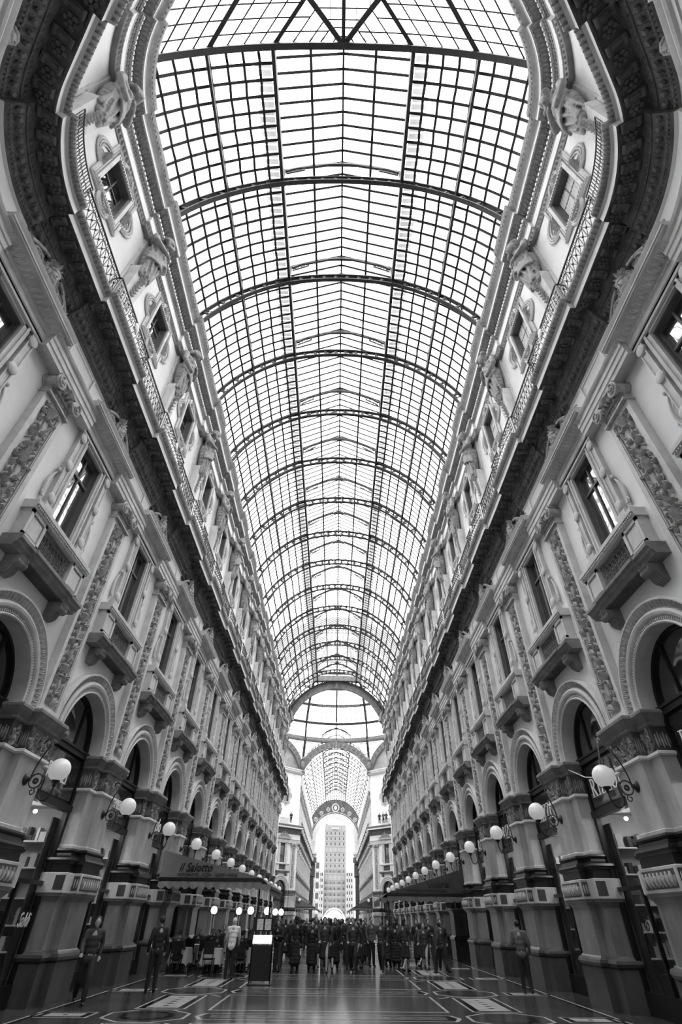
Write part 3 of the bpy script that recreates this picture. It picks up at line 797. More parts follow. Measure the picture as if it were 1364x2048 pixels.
def lamp_parts():
    P=[];m=MB(); x=.28
    m.lathe([(.01,x),(.13,x),(.13,x+.03),(.10,x+.05),(.05,x+.09),(.05,x+.13)],(0,0,4.17),'x',14)
    pts=[(x+.12,0,4.17),(x+.16,0,4.45),(x+.24,0,4.72),(x+.33,0,4.92),(x+.28,0,5.04),(x+.18,0,5.03),(x+.15,0,4.95)]
    def smooth(p,n=5):
        out=[];N_=len(p)
        for i in range(N_-1):
            a=Vector(p[max(i-1,0)]);b=Vector(p[i]);c=Vector(p[i+1]);d=Vector(p[min(i+2,N_-1)])
            for j in range(n):
                t=j/n; out.append(tuple(.5*((2*b)+(c-a)*t+(2*a-5*b+4*c-d)*t*t+(3*b-a-3*c+d)*t*t*t)))
        out.append(p[-1]); return out
    m.tube(smooth(pts),.017,6)
    ring=[(x+.27+.15*cos(a),0,4.14+.15*sin(a)) for a in [2*PI*i/18 for i in range(18)]]
    m.tube(ring,.016,6,closed=True)
    for k in range(8):
        a=2*PI*k/8; m.ell((x+.27+.045*cos(a),0,4.14+.045*sin(a)),(.028,.03,.028),5,4)
    pts=[(x+.38,0,4.26),(x+.46,0,4.20),(x+.45,0,4.02),(x+.44,0,3.86),(x+.54,0,3.74),(x+.66,0,3.76),(x+.73,0,3.90),(x+.74,0,4.08)]
    m.tube(smooth(pts),.02,6)
    m.tube(smooth([(x+.30,0,3.99),(x+.33,0,3.90),(x+.26,0,3.86),(x+.22,0,3.93),(x+.27,0,3.95)]),.014,5)
    m.lathe([(.02,4.02),(.05,4.05),(.03,4.08),(.085,4.12),(.10,4.15),(.09,4.17)],(x+.74,0,0),'z',12)
    P.append(('bracket',m.mesh('lamp_bracket',['iron'],50)))
    m=MB(); m.ell((x+.74,0,4.38),.245,20,14); P.append(('globe',m.mesh('lamp_globe',['globe'],80)))
    return P
def railing_parts(kind):
    """iron railing on the ledge between -L and L"""
    m=MB(); L=1.17 if kind=='A' else 1.32; x=.98 if kind=='A' else 1.06; z0=15.36; z1=16.25
    m.bar((x,-L,z1),(x,L,z1),.05,.03); m.bar((x,-L,z0+.06),(x,L,z0+.06),.03,.03)
    if kind=='A':
        m.bar((x,-L,z1-.22),(x,L,z1-.22),.02,.02)
        n=10
        for i in range(n+1): y=-L+2*L*i/n; m.tube([(x,y,z0),(x+.0,y,z1)],.013,4)
        for i in range(n):
            y=-L+2*L*(i+.5)/n; w=L/n; m.tube([(x,y-w,z0+.08),(x,y+w,z1-.22)],.010,4); m.tube([(x,y+w,z0+.08),(x,y-w,z1-.22)],.010,4)
            m.tube([(x,y+.07*cos(a),z1-.11+.07*sin(a)) for a in [2*PI*k/10 for k in range(10)]],.010,4,closed=True); m.ell((x+.01,y,z0+.37),(.03,.04,.04),6,4)
    else:
        n=14
        for i in range(n+1):
            y=-L+2*L*i/n; b=.10*cos(PI*y/(2*L)); m.tube([(x,y,z0),(x+b,y,z0+.25),(x+b,y,z0+.5),(x,y,z1)],.013,4)
        for i in range(n):
            y=-L+2*L*(i+.5)/n; b=.10*cos(PI*y/(2*L))
            m.spiral((y,z0+.30),.075,1.5,PI/2,1 if i%2 else -1,.012,x+b,4,12); m.spiral((y,z0+.62),.07,1.5,-PI/2,-1 if i%2 else 1,.012,x+b*.7,4,12); m.ell((x+b,y,z0+.46),(.02,.03,.04),5,4)
        for sg in (1,-1): # end rail curving back to the wall
            m.tube([(x,sg*L,z1),(x-.10,sg*(L+.02),z1+.03),(x-.28,sg*L,z1-.05),(x-.35,sg*L,z1-.35),(x-.36,sg*L,z0)],.022,5)
            for k in range(3): m.tube([(x-.09*(k+1),sg*L,z0),(x-.09*(k+1),sg*L,z1-.02*k)],.011,4)
    me=m.mesh('railing_'+kind,['iron'],50)
    P=[('ironwork',me)]
    if kind=='B':
        m=MB(); m.ell((x+.13,0,z0+.47),(.03,.13,.17),14,10); P.append(('medallion',m.mesh('railing_medallion',['white'],50)))
    return P
# ================================================================== assembly
SIDES=((-1,0.0,'left'),(1,PI,'right'))
def wl(sd,y,n=0,z=0): return (sd*(WX-n),y,z)
AR0=4.3
def frame_path(sd):
    def f(s):
        if s>=4.2: p=(-WX,s,1,0)
        else:
            ph=(4.2-s)/AR0; cx_=-WX+AR0
            if ph<=PI/4: p=(cx_-AR0*cos(ph),4.2-AR0*sin(ph),cos(ph),sin(ph))
            else:
                e=s-(4.2-AR0*PI/4); q=math.sqrt(.5)
                x=cx_-AR0*cos(PI/4); y=4.2-AR0*sin(PI/4); p=(x-q*e,y+q*e,q,q)
        return p if sd<0 else (-p[0],p[1],-p[2],p[3])
    return f
SE=4.2-AR0*PI/4     # s where the chamfer starts (2.0)
# ---------------- structure: walls
trimn=[0]
def tname(): trimn[0]+=1; return 'trim_%d'%trimn[0]
winn=[0]
def wname(): winn[0]+=1; return 'window_%d'%winn[0]
def quad(mb,a,b,c,d,mi=0): mb.add([a,b,c,d],[(0,1,2,3)],mi)
def wall_bay(mb,yc,h0=0,top=24.6,ya=None,yb=None,lowa=None):
    """wall of one bay in local frame around yc with its three openings"""
    ya=yc-B/2 if ya is None else ya; yb=yc+B/2 if yb is None else yb
    la=ya if lowa is None else lowa
    def q(y0,y1,z0,z1): quad(mb,(0,y0,z0),(0,y1,z0),(0,y1,z1),(0,y0,z1))
    q(la,yc-1.5,0,12.5); q(yc+1.5,yb,0,12.5); q(ya,yc-1.5 if yc-1.5>ya else ya,12.5,top); q(yc+1.5,yb,12.5,top)
    n=16
    for k in range(n): # spandrel above arch
        a0=PI*k/n;a1=PI*(k+1)/n; r=1.5
        quad(mb,(0,yc+r*cos(a0),SP+r*sin(a0)),(0,yc+r*cos(a1),SP+r*sin(a1)),(0,yc+r*cos(a1),9.5),(0,yc+r*cos(a0),9.5))
    for sg in (1,-1):
        for z0,z1,w in ((9.5,12.4,.56),(19.15,21.15,.6)):
            a,b=sorted((sg*w,sg*1.5)); q(yc+a,yc+b,z0,z1)
            quad(mb,(0,yc+sg*w,z0),(-.3,yc+sg*w,z0),(-.3,yc+sg*w,z1),(0,yc+sg*w,z1))
    q(yc-1.5 if yc-1.5>ya else ya,yc+1.5,12.4,19.15); q(yc-1.5 if yc-1.5>ya else ya,yc+1.5,21.15,top)
    for z0,z1,w in ((9.5,12.4,.56),(19.15,21.15,.6)):
        for z in (z0,z1): quad(mb,(0,yc-w,z),(0,yc+w,z),(-.3,yc+w,z),(-.3,yc-w,z))
for sd,rz,sn in SIDES:
    m=MB()
    for k in range(-1,13):
        yc=YK(k)+B/2
        # local t: left t=+y, right t=-y -> build in world directly through transform
        m.X=Matrix.Translation((sd*WX,yc,0))@Matrix.Rotation(rz,4,'Z')
        if k==-1:
            if sd<0: wall_bay(m,0,ya=4.2-yc,lowa=-B/2)
            else:
                mm=MB(); wall_bay(mm,0,ya=4.2-yc,lowa=-B/2); m.X=None
                m.add([(WX-v[0],yc+v[1],v[2]) for v in mm.v],mm.f)
        else: wall_bay(m,0)
    m.X=None
    yl=YK(13); x=sd*WX
    quad(m,(x,yl-.0,0),(x,YE,0),(x,YE,24.6),(x,yl,24.6))
    f=frame_path(sd); ss=[4.2-AR0*PI/4*i/8 for i in range(9)]+[-2.6]
    for a,b in zip(ss[:-1],ss[1:]):
        p=f(a);r=f(b); z0=0 if b<1.5 else 12.0
        quad(m,(p[0],p[1],z0),(r[0],r[1],z0),(r[0],r[1],24.6),(p[0],p[1],24.6))
    p=f(-2.6); quad(m,(p[0],p[1],0),(p[0],-9,0),(p[0],-9,31),(p[0],p[1],31))
    link('wall_'+sn,fixn(m.mesh('wall_'+sn,['paint'])),kind='structure')
m=MB(); quad(m,(-4,-8.9,0),(4,-8.9,0),(4,-8.9,31),(-4,-8.9,31)); link('wall_back_light_block',m.mesh('wall_back_light_block',['stone']),kind='structure')  # added unseen wall, closes the passage against sky light from behind the camera
# ---------------- ledge and rim modules
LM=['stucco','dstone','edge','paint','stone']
def module(prof,mifn,detail,half,off,name,corner=False):
    mb=MB(); fr=lambda s:(0,s,1,0)
    path_sweep(mb,prof,[fr(-half),fr(half)],off,mifn)
    detail(mb,fr,2*half,off,-half)
    if corner and detail is soffit_detail:
        for s in (-half+.1,half-.1): corner_leaf(mb,fr,s,off)
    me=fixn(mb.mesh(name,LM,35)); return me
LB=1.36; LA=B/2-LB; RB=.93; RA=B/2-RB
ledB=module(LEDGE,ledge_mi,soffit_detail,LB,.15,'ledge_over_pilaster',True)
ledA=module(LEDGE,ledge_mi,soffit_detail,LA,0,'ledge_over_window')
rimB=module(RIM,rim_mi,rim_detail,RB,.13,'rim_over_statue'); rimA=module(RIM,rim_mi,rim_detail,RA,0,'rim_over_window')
# recessed frieze panel over each pilaster
def tr(me,loc,rz): return link(tname(),me,None,loc,rz,'structure')
m=MB()
for sg in (1,-1): m.box(0,.30,sg*.62,sg*.70,13.15,13.86)
m.box(0,.27,-.62,.62,13.12,13.2); m.box(0,.27,-.62,.62,13.8,13.87); m.box(0,.24,-.62,.62,13.2,13.8)
frz=m.mesh('frieze_block',['paint'])
for sd,rz,sn in SIDES:
    for k in range(0,14):
        tr(ledB,wl(sd,YK(k)),rz); tr(rimB,wl(sd,YK(k)),rz); tr(frz,wl(sd,YK(k)),rz)
        if k<13: tr(ledA,wl(sd,YK(k)+B/2),rz); tr(rimA,wl(sd,YK(k)+B/2),rz)
    # near end: straight piece, curve, chamfer
    f=frame_path(sd)
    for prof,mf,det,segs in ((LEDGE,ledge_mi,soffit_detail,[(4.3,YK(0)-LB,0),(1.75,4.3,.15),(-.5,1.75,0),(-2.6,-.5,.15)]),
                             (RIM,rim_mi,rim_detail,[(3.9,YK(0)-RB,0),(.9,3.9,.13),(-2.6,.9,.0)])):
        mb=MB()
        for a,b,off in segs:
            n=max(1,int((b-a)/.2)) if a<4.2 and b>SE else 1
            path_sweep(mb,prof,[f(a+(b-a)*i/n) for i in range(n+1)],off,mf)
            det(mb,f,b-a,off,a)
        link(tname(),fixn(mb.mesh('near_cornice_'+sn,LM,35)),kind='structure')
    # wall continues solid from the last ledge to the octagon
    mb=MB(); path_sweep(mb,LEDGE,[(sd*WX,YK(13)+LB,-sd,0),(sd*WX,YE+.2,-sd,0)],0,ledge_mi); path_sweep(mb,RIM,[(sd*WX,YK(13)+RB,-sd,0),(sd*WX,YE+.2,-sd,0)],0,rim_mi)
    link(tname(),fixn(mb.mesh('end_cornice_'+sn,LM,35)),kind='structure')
# ---------------- repeated facade things
pier=make_pier(); pil=make_pilaster(); arch=make_arch(); shop=make_shopfront(); shop0=make_shopfront(interior=False)
ints=[interior_mesh(s) for s in (1,2,3)]
balc=make_balcony(); win=make_window(); ped=make_pediment(); awin=make_attic_window(); curt=make_curtain()
stat=[make_statue(0),make_statue(1)]; lamp=lamp_parts(); rA=railing_parts('A'); rB=railing_parts('B')
def rizz():
    """thin condensed serif capitals"""
    mb=MB(); h=.46; x=0
    def st(a,b,w): mb.bar((0,a[0],a[1]),(0,b[0],b[1]),.012,w,up=(0,-(b[1]-a[1]),b[0]-a[0]))
    def V(xx,w=.038): st((xx,0),(xx,h),w); st((xx-.06,0),(xx+.06,0),.016); st((xx-.06,h),(xx+.06,h),.016)
    def el(cx_,cz,rx,rz_,w,a0=0,a1=2*PI,n=20):
        P_=[(cx_+rx*cos(a0+(a1-a0)*i/n),cz+rz_*sin(a0+(a1-a0)*i/n)) for i in range(n+1)]
        for i in range(n):
            a=a0+(a1-a0)*(i+.5)/n; st(P_[i],P_[i+1],w*(.35+.65*abs(cos(a))))
    V(x+.06); el(x+.06,h*.74,.14,h*.26,.05,-PI/2,PI/2); st((x+.12,h*.48),(x+.24,0),.045); st((x+.2,0),(x+.28,0),.016); x+=.34
    V(x+.06); x+=.18
    for _ in range(2):
        st((x+.01,h),(x+.21,h),.02); st((x+.01,0),(x+.21,0),.02); st((x+.20,h),(x+.01,0),.05); st((x+.01,h),(x+.01,h-.08),.014); st((x+.21,0),(x+.21,.08),.014); x+=.27
    el(x+.13,h/2,.12,h/2,.055); x+=.31
    V(x+.06); st((x+.06,0),(x+.22,0),.02); st((x+.22,0),(x+.22,.09),.014); x+=.27
    V(x+.06); x+=.13
    o=MB(); o.add([(-.29,v[1]*1.22-x*1.22/2,v[2]+4.56) for v in []],[])
    me=mb.mesh('bookshop_letters',['letter'])
    for v in me.vertices: v.co=(v.co.x-.285,v.co.y*1.25-x*1.25/2,v.co.z+4.55)
    return me
RZ=rizz()
def sign(text,size,shear=0,width=1): return facing_nave(ptype(text,size,shear,.008,width),'letter',(-.28,0,4.80))
pir=sign('PIRELLI',.55,0,.75); nolo=sign('Nolo',.78,.35,.75); tho=sign('TIMBERLI',.42,0,.62)
for sd,rz,sn in SIDES:
    for k in range(0,14):
        n=nth(k+1); end='nearest the viewer' if k==0 else ''
        base=wl(sd,YK(k))
        place('marble_pier',pier,base,rz,'%s marble pier of the %s arcade counted from the near end'%(n,sn),'pier','marble piers along the arcade')
        place('pilaster',pil,base,rz,'%s pilaster with carved foliage panel on the %s wall counted from the near end'%(n,sn),'pilaster','carved pilasters of the upper storey')
        if k>=0:
            place('statue',stat[(k+(sd>0))%2],base,rz,'%s %s statue on a tapered pedestal of the %s attic counted from the near end'%(n,('bearded','draped')[(k+(sd>0))%2],sn),'statue','attic statues')
        place('iron_railing',rB,base,rz,'%s bowed railing with white medallion on the %s ledge counted from the near end'%(n,sn),'railing','bowed ledge railings')
        place('wall_lamp',lamp,base,rz,'%s opal globe lamp on iron bracket along the %s arcade counted from the near end'%(n,sn),'wall lamp','globe lamps on the piers')
    for k in range(-1,13):
        n=nth(k+2); yc=YK(k)+B/2; base=wl(sd,yc)
        place('arch_moulding',arch,base,rz,'%s round arch moulding of the %s arcade counted from the near end'%(n,sn),'arch','arch mouldings of the arcade')
        near=k<=4
        parts=[p for p in (shop if near else shop0)]
        extra=[];lab='%s black framed arched shopfront of the %s arcade counted from the near end'%(n,sn)
        if sd>0 and -1<=k<=5: extra=[('lettering',RZ)]; lab='%s arched bookshop front of the right arcade from the near end, white serif letters'%n
        if sd<0 and k==1: extra=[('lettering',pir)]; lab='third arched shopfront of the left arcade, white capital letters on its dark sign'
        if sd<0 and k==2: extra=[('lettering',tho)]; lab='fourth arched shopfront of the left arcade, small dense white lettering on its sign'
        if sd<0 and k==3: extra=[('lettering',nolo)]; lab='fifth arched shopfront of the left arcade, slanting white script on its sign'
        place('shopfront',parts+extra,base,rz,lab,'shopfront','arched shopfronts')
        if near: link('wall_shop_interior',ints[(k+5+(sd>0))%3],None,base,rz,'structure')
        place('balcony',balc,base,rz,'%s stone balcony with dark iron grille on the %s wall from the near end'%(n,sn),'balcony','window balconies')
        place(wname(),win,base,rz,kind='structure')
        place('pediment',ped,base,rz,'%s scrolled window pediment with carved head on the %s wall from the near end'%(n,sn),'pediment','pediments over the tall windows')
        w=awin+([('curtain',curt)] if sd>0 and k<6 else [])
        place(wname(),w,base,rz,kind='structure')
        place('iron_railing',rA,base,rz,'%s straight lattice railing section on the %s ledge counted from the near end'%(n,sn),'railing','straight ledge railings')
    # corner statue, chamfer pediment, curved railing
    f=frame_path(sd); m=MB(); P_=[]
    for i in range(25):
        s_=1.9+2.3*i/24; p=f(s_); P_.append((p[0]+p[2]*1.06,p[1]+p[3]*1.06)); x,y=P_[-1]
        m.tube([(x,y,15.36),(x,y,16.22)],.013,4)
        if i%2: m.tube([(x+.07*cos(t)*-p[3],y+.07*cos(t)*p[2],15.75+.16*sin(t)) for t in [2*PI*q/10 for q in range(10)]],.012,4,closed=True)
    for z in (15.42,16.22): m.tube([(x,y,z) for x,y in P_],.02,5)
    place('iron_railing',m.mesh('curved_railing',['iron']),(0,0,0),0,'curved iron railing on the rounded %s corner of the ledge near the top'%sn,'railing','curved ledge railings')
    f=frame_path(sd); p=f(3.05); a=math.atan2(p[3],p[2])
    place('statue',stat[1 if sd<0 else 0],(p[0],p[1],0),a,'large draped statue leaning out at the curved %s corner, top of the picture'%sn,'statue','attic statues')
    p=f(.55); a=math.atan2(p[3],p[2])
    p=(p[0]-.3*p[2],p[1]-.3*p[3]); place('pediment',ped,(p[0],p[1],0),a,'window pediment with carved head on the angled %s wall at the very top edge'%sn,'pediment','pediments over the tall windows')
# ---------------- roof vault
NODES=[(0,30.98),(1.5,30.86),(3.05,30.47),(4.4,29.75),(5.6,28.75),(6.6,27.6),(7.3,26.45),(7.75,25.4),(7.98,24.4)]
def prof(x):
    x=abs(x)
    if x>=7.98: return 24.4
    for i in range(len(NODES)-1):
        if NODES[i][0]<=x<=NODES[i+1][0]: break
    def P(j):
        if j<0: return (-NODES[-j][0],NODES[-j][1])
        return NODES[min(j,len(NODES)-1)]
    p0,p1,p2,p3=P(i-1),P(i),P(i+1),P(i+2)
    m1=(p2[1]-p0[1])/(p2[0]-p0[0]); m2=(p3[1]-p1[1])/(p3[0]-p1[0]) if p3[0]>p1[0] and i+2<len(NODES) else (p2[1]-p1[1])/(p2[0]-p1[0])*1.4
    h=p2[0]-p1[0]; t=(x-p1[0])/h
    return (2*t**3-3*t*t+1)*p1[1]+(t**3-2*t*t+t)*h*m1+(-2*t**3+3*t*t)*p2[1]+(t**3-t*t)*h*m2
XS=[3.05,3.68,4.32,4.96,5.6,6.2,6.75,7.25,7.65,7.96]     # side glass stations
GZ=.30
def vault(y0,y1,nb,name,fine=True,lant=True):
    """glass barrel with glazing bars, from y0 to y1"""
    g=MB()
    for sg in (-1,1):
        for i in range(len(XS)-1):
            a,b=XS[i],XS[i+1]; quad(g,(sg*a,y0,prof(a)+GZ),(sg*b,y0,prof(b)+GZ),(sg*b,y1,prof(b)+GZ),(sg*a,y1,prof(a)+GZ))
        quad(g,(sg*3.15,y0,32.25),(sg*3.15,y1,32.25),(0,y1,33.95),(0,y0,33.95))
        quad(g,(sg*3.1,y0,31.5),(sg*3.1,y1,31.5),(sg*3.1,y1,32.25),(sg*3.1,y0,32.25))
    root=link(name,g.mesh(name+'_glass',['roofglass']),kind='structure')
    BW=.11 if fine else .05; b=MB(); n=int(round((y1-y0)/(B/(9 if fine else 4))))
    for j in range(n+1):
        y=y0+(y1-y0)*j/n
        for sg in (-1,1):
            for i in range(len(XS)-1):
                b.bar((sg*XS[i],y,prof(XS[i])+GZ-.02),(sg*XS[i+1],y,prof(XS[i+1])+GZ-.02),BW,.022)
            b.bar((sg*3.15,y,32.22),(0,y,33.92),BW,.022)
    for sg in (-1,1):
        for x in XS[1:-1]:
            if fine:
                k=0; y=y0
                while y<y1-.01: # overlapping pane edges, slightly irregular
                    o=.02*((k*7)%5-2)*.5; b.bar((sg*x+o,y,prof(x)+GZ-.03),(sg*x-o,y+B/9,prof(x)+GZ-.03),.11,.06); y+=B/9; k+=1
            else: b.bar((sg*x,y0,prof(x)+GZ-.03),(sg*x,y1,prof(x)+GZ-.03),.03,.04)
        b.bar((sg*1.55,y0,33.07),(sg*1.55,y1,33.07),.13,.08)
        b.bar((sg*.22,y0,33.78),(sg*.22,y1,33.78),.02,.03)
    b.bar((0,y0,33.88),(0,y1,33.88),.10,.12)
    j=0; y=y0
    if fine:
        while y<y1: b.bar((-.22,y,33.77),(.22,y,33.77),.015,.02); y+=.25
    link('glazing_bars',b.mesh(name+'_bars',['steel']),root)
    p=MB()
    for sg in (-1,1):
        p.bar((sg*3.05,y0,prof(3.05)+.02),(sg*3.05,y1,prof(3.05)+.02),.16,.30); p.bar((sg*3.12,y0,31.45),(sg*3.12,y1,31.45),.08,.10); p.bar((sg*3.15,y0,32.25),(sg*3.15,y1,32.25),.08,.12)
        p.bar((sg*5.6,y0,prof(5.6)-.02),(sg*5.6,y1,prof(5.6)-.02),.12,.26)
    link('purlins',p.mesh(name+'_purlins',['steel']),root)
    w=MB()
    if fine:
        y=y0
        while y<y1-.3:
            for sg in (-1,1): w.box(sg*3.25,sg*3.95,y,y+.22,prof(3.6)+.95,prof(3.6)+1.0)
            y+=.28
        for sg in (-1,1):
            w.box(sg*3.95,sg*4.0,y0,y1,prof(3.6)+.9,prof(3.6)+1.05)
        link('roof_walkway',w.mesh(name+'_walkway',['stucco']),root)
    return root
YN=2.85
vault(YN,YE,0,'ceiling')
def rib_parts(solid=False):
    m=MB(); xs=[i*.35 for i in range(-22,23)]; xs=[-7.92]+xs+[7.92]
    up=[(x,0,prof(x)+.12) for x in xs]
    def nrm(x):
        e=.05; d=(prof(min(7.9,abs(x)+e))-prof(max(0,abs(x)-e)))/(min(7.9,abs(x)+e)-max(0,abs(x)-e))
        if x<0:d=-d
        l=math.hypot(1,d); return (d/l,-1/l)
    lo=[(p[0]+nrm(p[0])[0]*.5,0,p[2]+nrm(p[0])[1]*.5) for p in up]
    if solid:
        for a,b in zip(up[:-1],up[1:]): m.bar((a[0],0,a[2]-.1),(b[0],0,b[2]-.1),.22,.36)
        return [('solid_beam',m.mesh('rib_solid',['steel']))]
    for L_ in (up,lo):
        for a,b in zip(L_[:-1],L_[1:]): m.bar(a,b,.20,.085)
    P=[]
    for i in range(0,len(xs)-1,2):
        m.bar(up[i],lo[i],.10,.13)
        mx=tuple((up[i][c]+lo[i+1][c])/2 for c in range(3))
        if i+2<len(xs):
            m.bar(up[i],tuple(up[i][c]*.6+lo[min(i+1,len(xs)-1)][c]*.4 for c in range(3)),.06,.09)
            m.bar(lo[i],tuple(lo[i][c]*.6+up[min(i+1,len(xs)-1)][c]*.4 for c in range(3)),.06,.09)
    P.append(('lattice_arch',m.mesh('rib_lattice',['steel'])))
    m=MB() # lantern brace arch
    pts=[]
    for i in range(25):
        x=-3.0+6.0*i/24; z=33.45-1.35*(abs(x)/3.0)**2.4; pts.append((x,0,z))
    for a,b in zip(pts[:-1],pts[1:]): m.bar(a,b,.13,.16)
    tp=[(-3.0,0,32.32),(0,0,33.72),(3.0,0,32.32)]
    for a,b in zip(tp[:-1],tp[1:]): m.bar(a,b,.11,.12)
    for sg in (1,-1):
        m.bar((sg*3.05,0,30.6),(sg*3.05,0,32.3),.10,.10)
        m.tube([(sg*(2.75+.16*cos(a)),0,32.12+.14*sin(a)) for a in [2*PI*k/10 for k in range(10)]],.035,4,closed=True)
        m.tube([(sg*(2.38+.12*cos(a)),0,32.38+.11*sin(a)) for a in [2*PI*k/10 for k in range(10)]],.035,4,closed=True)
        m.tube([(sg*(2.08+.08*cos(a)),0,32.58+.07*sin(a)) for a in [2*PI*k/10 for k in range(10)]],.035,4,closed=True)
        m.bar((sg*2.95,0,31.75),(sg*2.0,0,32.45),.07,.07)
    m.box(-.25,.25,-.05,.05,33.42,33.6)
    P.append(('lantern_brace',m.mesh('rib_lantern_brace',['steel'])))
    return P
rib=rib_parts()
place('roof_arch',rib_parts(True),(0,YN,0),0,'broad flat iron roof beam across the top, last before the angled roof end','roof arch')
for k in range(0,14):
    place('roof_arch',rib,(0,YK(k),0),0,'%s iron arch of the near glass roof counted down from the top'%nth(k+1),'roof arch','iron arches of the near vault')
place('roof_arch',rib,(0,YE-.3,0),0,'iron roof arch closing the near vault where the dome begins','roof arch','iron arches of the near vault')
# hipped end behind the last beam
g=MB(); b=MB(); p_=MB()
xs0=[0,.55,1.1,1.6,2.3,3.05,3.68,4.32,4.96,5.6,6.15,6.65,7.1,7.5,7.8,7.96]
for sg in (-1,1):
    for i in range(len(xs0)-1):
        a,c=xs0[i],xs0[i+1]
        A_=(sg*a,YN,prof(a)+GZ);B_=(sg*c,YN,prof(c)+GZ);C_=(sg*c/2,YN-c/2,prof(c)+GZ);D_=(sg*a/2,YN-a/2,prof(a)+GZ)
        quad(g,A_,B_,C_,D_)
        if c<7.9:
            w=.05; 
            (p_ if c in (3.05,5.6) else b).bar((B_[0],B_[1],B_[2]-.05),(C_[0],C_[1],C_[2]-.05),.16 if c in (3.05,5.6) else w,.22 if c in (3.05,5.6) else .05)
    for j in range(1,12): # cross bars
        o=j*.62
        for i in range(len(xs0)-1):
            a,c=xs0[i],xs0[i+1]
            if a/2/.7071>=o and c>0:
                q=math.sqrt(.5)*o; b.bar((sg*(a-q),YN-q,prof(a)+GZ-.03),(sg*(c-q),YN-q,prof(c)+GZ-.03),.045,.06)
    for i in range(len(xs0)-1):
        a,c=xs0[i],xs0[i+1]; p_.bar((sg*a/2,YN-a/2,prof(a)+GZ-.1),(sg*c/2,YN-c/2,prof(c)+GZ-.1),.2,.26)
for i in range(len(xs0)-1):
    a,c=xs0[i],xs0[i+1]; quad(g,(-a/2,YN-a/2,prof(a)+GZ),(a/2,YN-a/2,prof(a)+GZ),(c/2,YN-c/2,prof(c)+GZ),(-c/2,YN-c/2,prof(c)+GZ))
    b.bar((-c/2,YN-c/2,prof(c)+GZ),(c/2,YN-c/2,prof(c)+GZ),.045,.06)
    p_.bar((0,YN-a/2,prof(a)+GZ-.08),(0,YN-c/2,prof(c)+GZ-.08),.16,.16)
    for x in (.55,1.1,1.65,2.2,2.75):
        if a/2>x-.3: b.bar((x,YN-a/2,prof(a)+GZ),(x,YN-c/2,prof(c)+GZ),.03,.04); b.bar((-x,YN-a/2,prof(a)+GZ),(-x,YN-c/2,prof(c)+GZ),.03,.04)
r=link('ceiling',g.mesh('hip_glass',['roofglass']),kind='structure'); link('glazing_bars',b.mesh('hip_bars',['steel']),r); link('hip_beams',p_.mesh('hip_beams',['steel']),r)
g=MB(); quad(g,(-4,-.9,24),(4,-.9,24),(4,-9,24),(-4,-9,24)); link('ceiling',g.mesh('passage_ceiling',['stone']),kind='structure')
# ================================================================== octagon, dome, far arm
OY=(YE+110.5)/2; RI=110.5-OY; HS=RI*math.tan(PI/8)    # centre, inradius, half side
FE=179.0                                             # far end of the far arm
def oct_frame(i):  # face i centred on angle; i=0 far face (+y)
    a=PI/2-i*PI/4; return a
mural=MB()
def lunette(kind):
    """one octagon face above the cornice: arch band, tracery, infill. local: x = inward normal, y along face"""
    P=[]; R0,R1=7.15,8.30; CZ=22.35; HT=31.0
    m=MB(); a0=math.asin((25.3-CZ)/R1)
    m.arch([(R0,-.3),(R0,.18),(R0+.08,.22),(R0+.12,.15),(R1-.15,.15),(R1-.1,.22),(R1,.2),(R1,-.3)],CZ,a0-.1,PI-a0+.1,40)
    n=19
    for k in range(n):
        a=a0+(PI-2*a0)*(k+.5)/n; c=((R0+R1)/2*cos(a),CZ+(R0+R1)/2*sin(a))
        m.tube([(.2,c[0]+.27*cos(t),c[1]+.27*sin(t)) for t in [2*PI*j/10 for j in range(10)]],.05,4,closed=True); m.ell((.2,c[0],c[1]),(.06,.13,.13),6,4)
    m.box(-.1,.4,-.22,.22,CZ+R0-.1,HT)
    P.append(('arch_band',m.mesh('octagon_arch_band',['stone'],40)))
    m=MB() # spandrel tracery of glazed circles
    def inside(y,z): return math.hypot(y,z-CZ)>R1+.05 and abs(y)<HS and z<HT
    for j in range(9):
        for i in range(-9,10):
            y=i*.82+(j%2)*.41; z=25.7+j*.72
            if inside(y*1.02,z-.3): m.tube([(0,y+.38*cos(t),z+.38*sin(t)) for t in [2*PI*q/9 for q in range(9)]],.035,3,closed=True)
    for sg in (1,-1): m.tube([(0,sg*5.9+1.15*cos(t),29.4+1.15*sin(t)) for t in [2*PI*q/20 for q in range(20)]],.05,4,closed=True)
    P.append(('tracery',m.mesh('spandrel_tracery',['steel'])))
    m=MB(); n=30
    A=[((R1-.02)*cos(a0+(PI-2*a0)*k/n),CZ+(R1-.02)*sin(a0+(PI-2*a0)*k/n)) for k in range(n+1)]
    for k in range(n):
        p,q=A[k],A[k+1]; quad(m,(-.05,p[0],p[1]),(-.05,q[0],q[1]),(-.05,q[0],HT),(-.05,p[0],HT))
    P.append(('spandrel_glass',m.mesh('spandrel_glass',['roofglass'])))
    return P
lun=lunette(0)
m=MB(); n=30; m.add([(-.25,0,22.4)]+[(-.25,7.2*cos(PI*k/n),22.35+7.2*sin(PI*k/n)) for k in range(n+1)],[(0,k+1,k+2) for k in range(n)]); fres=m.mesh('lunette_painting',['fresco'])
m=MB(); # cornice at octagon wall top and corner console
m.sweep([(0,24.2),(.3,24.3),(.45,24.5),(.55,24.55),(.55,24.75),(.65,24.85),(.65,25.05),(0,25.1)],-HS-.1,HS+.1); octc=fixn(m.mesh('octagon_cornice',['stucco'],30))
dg_wall=MB()
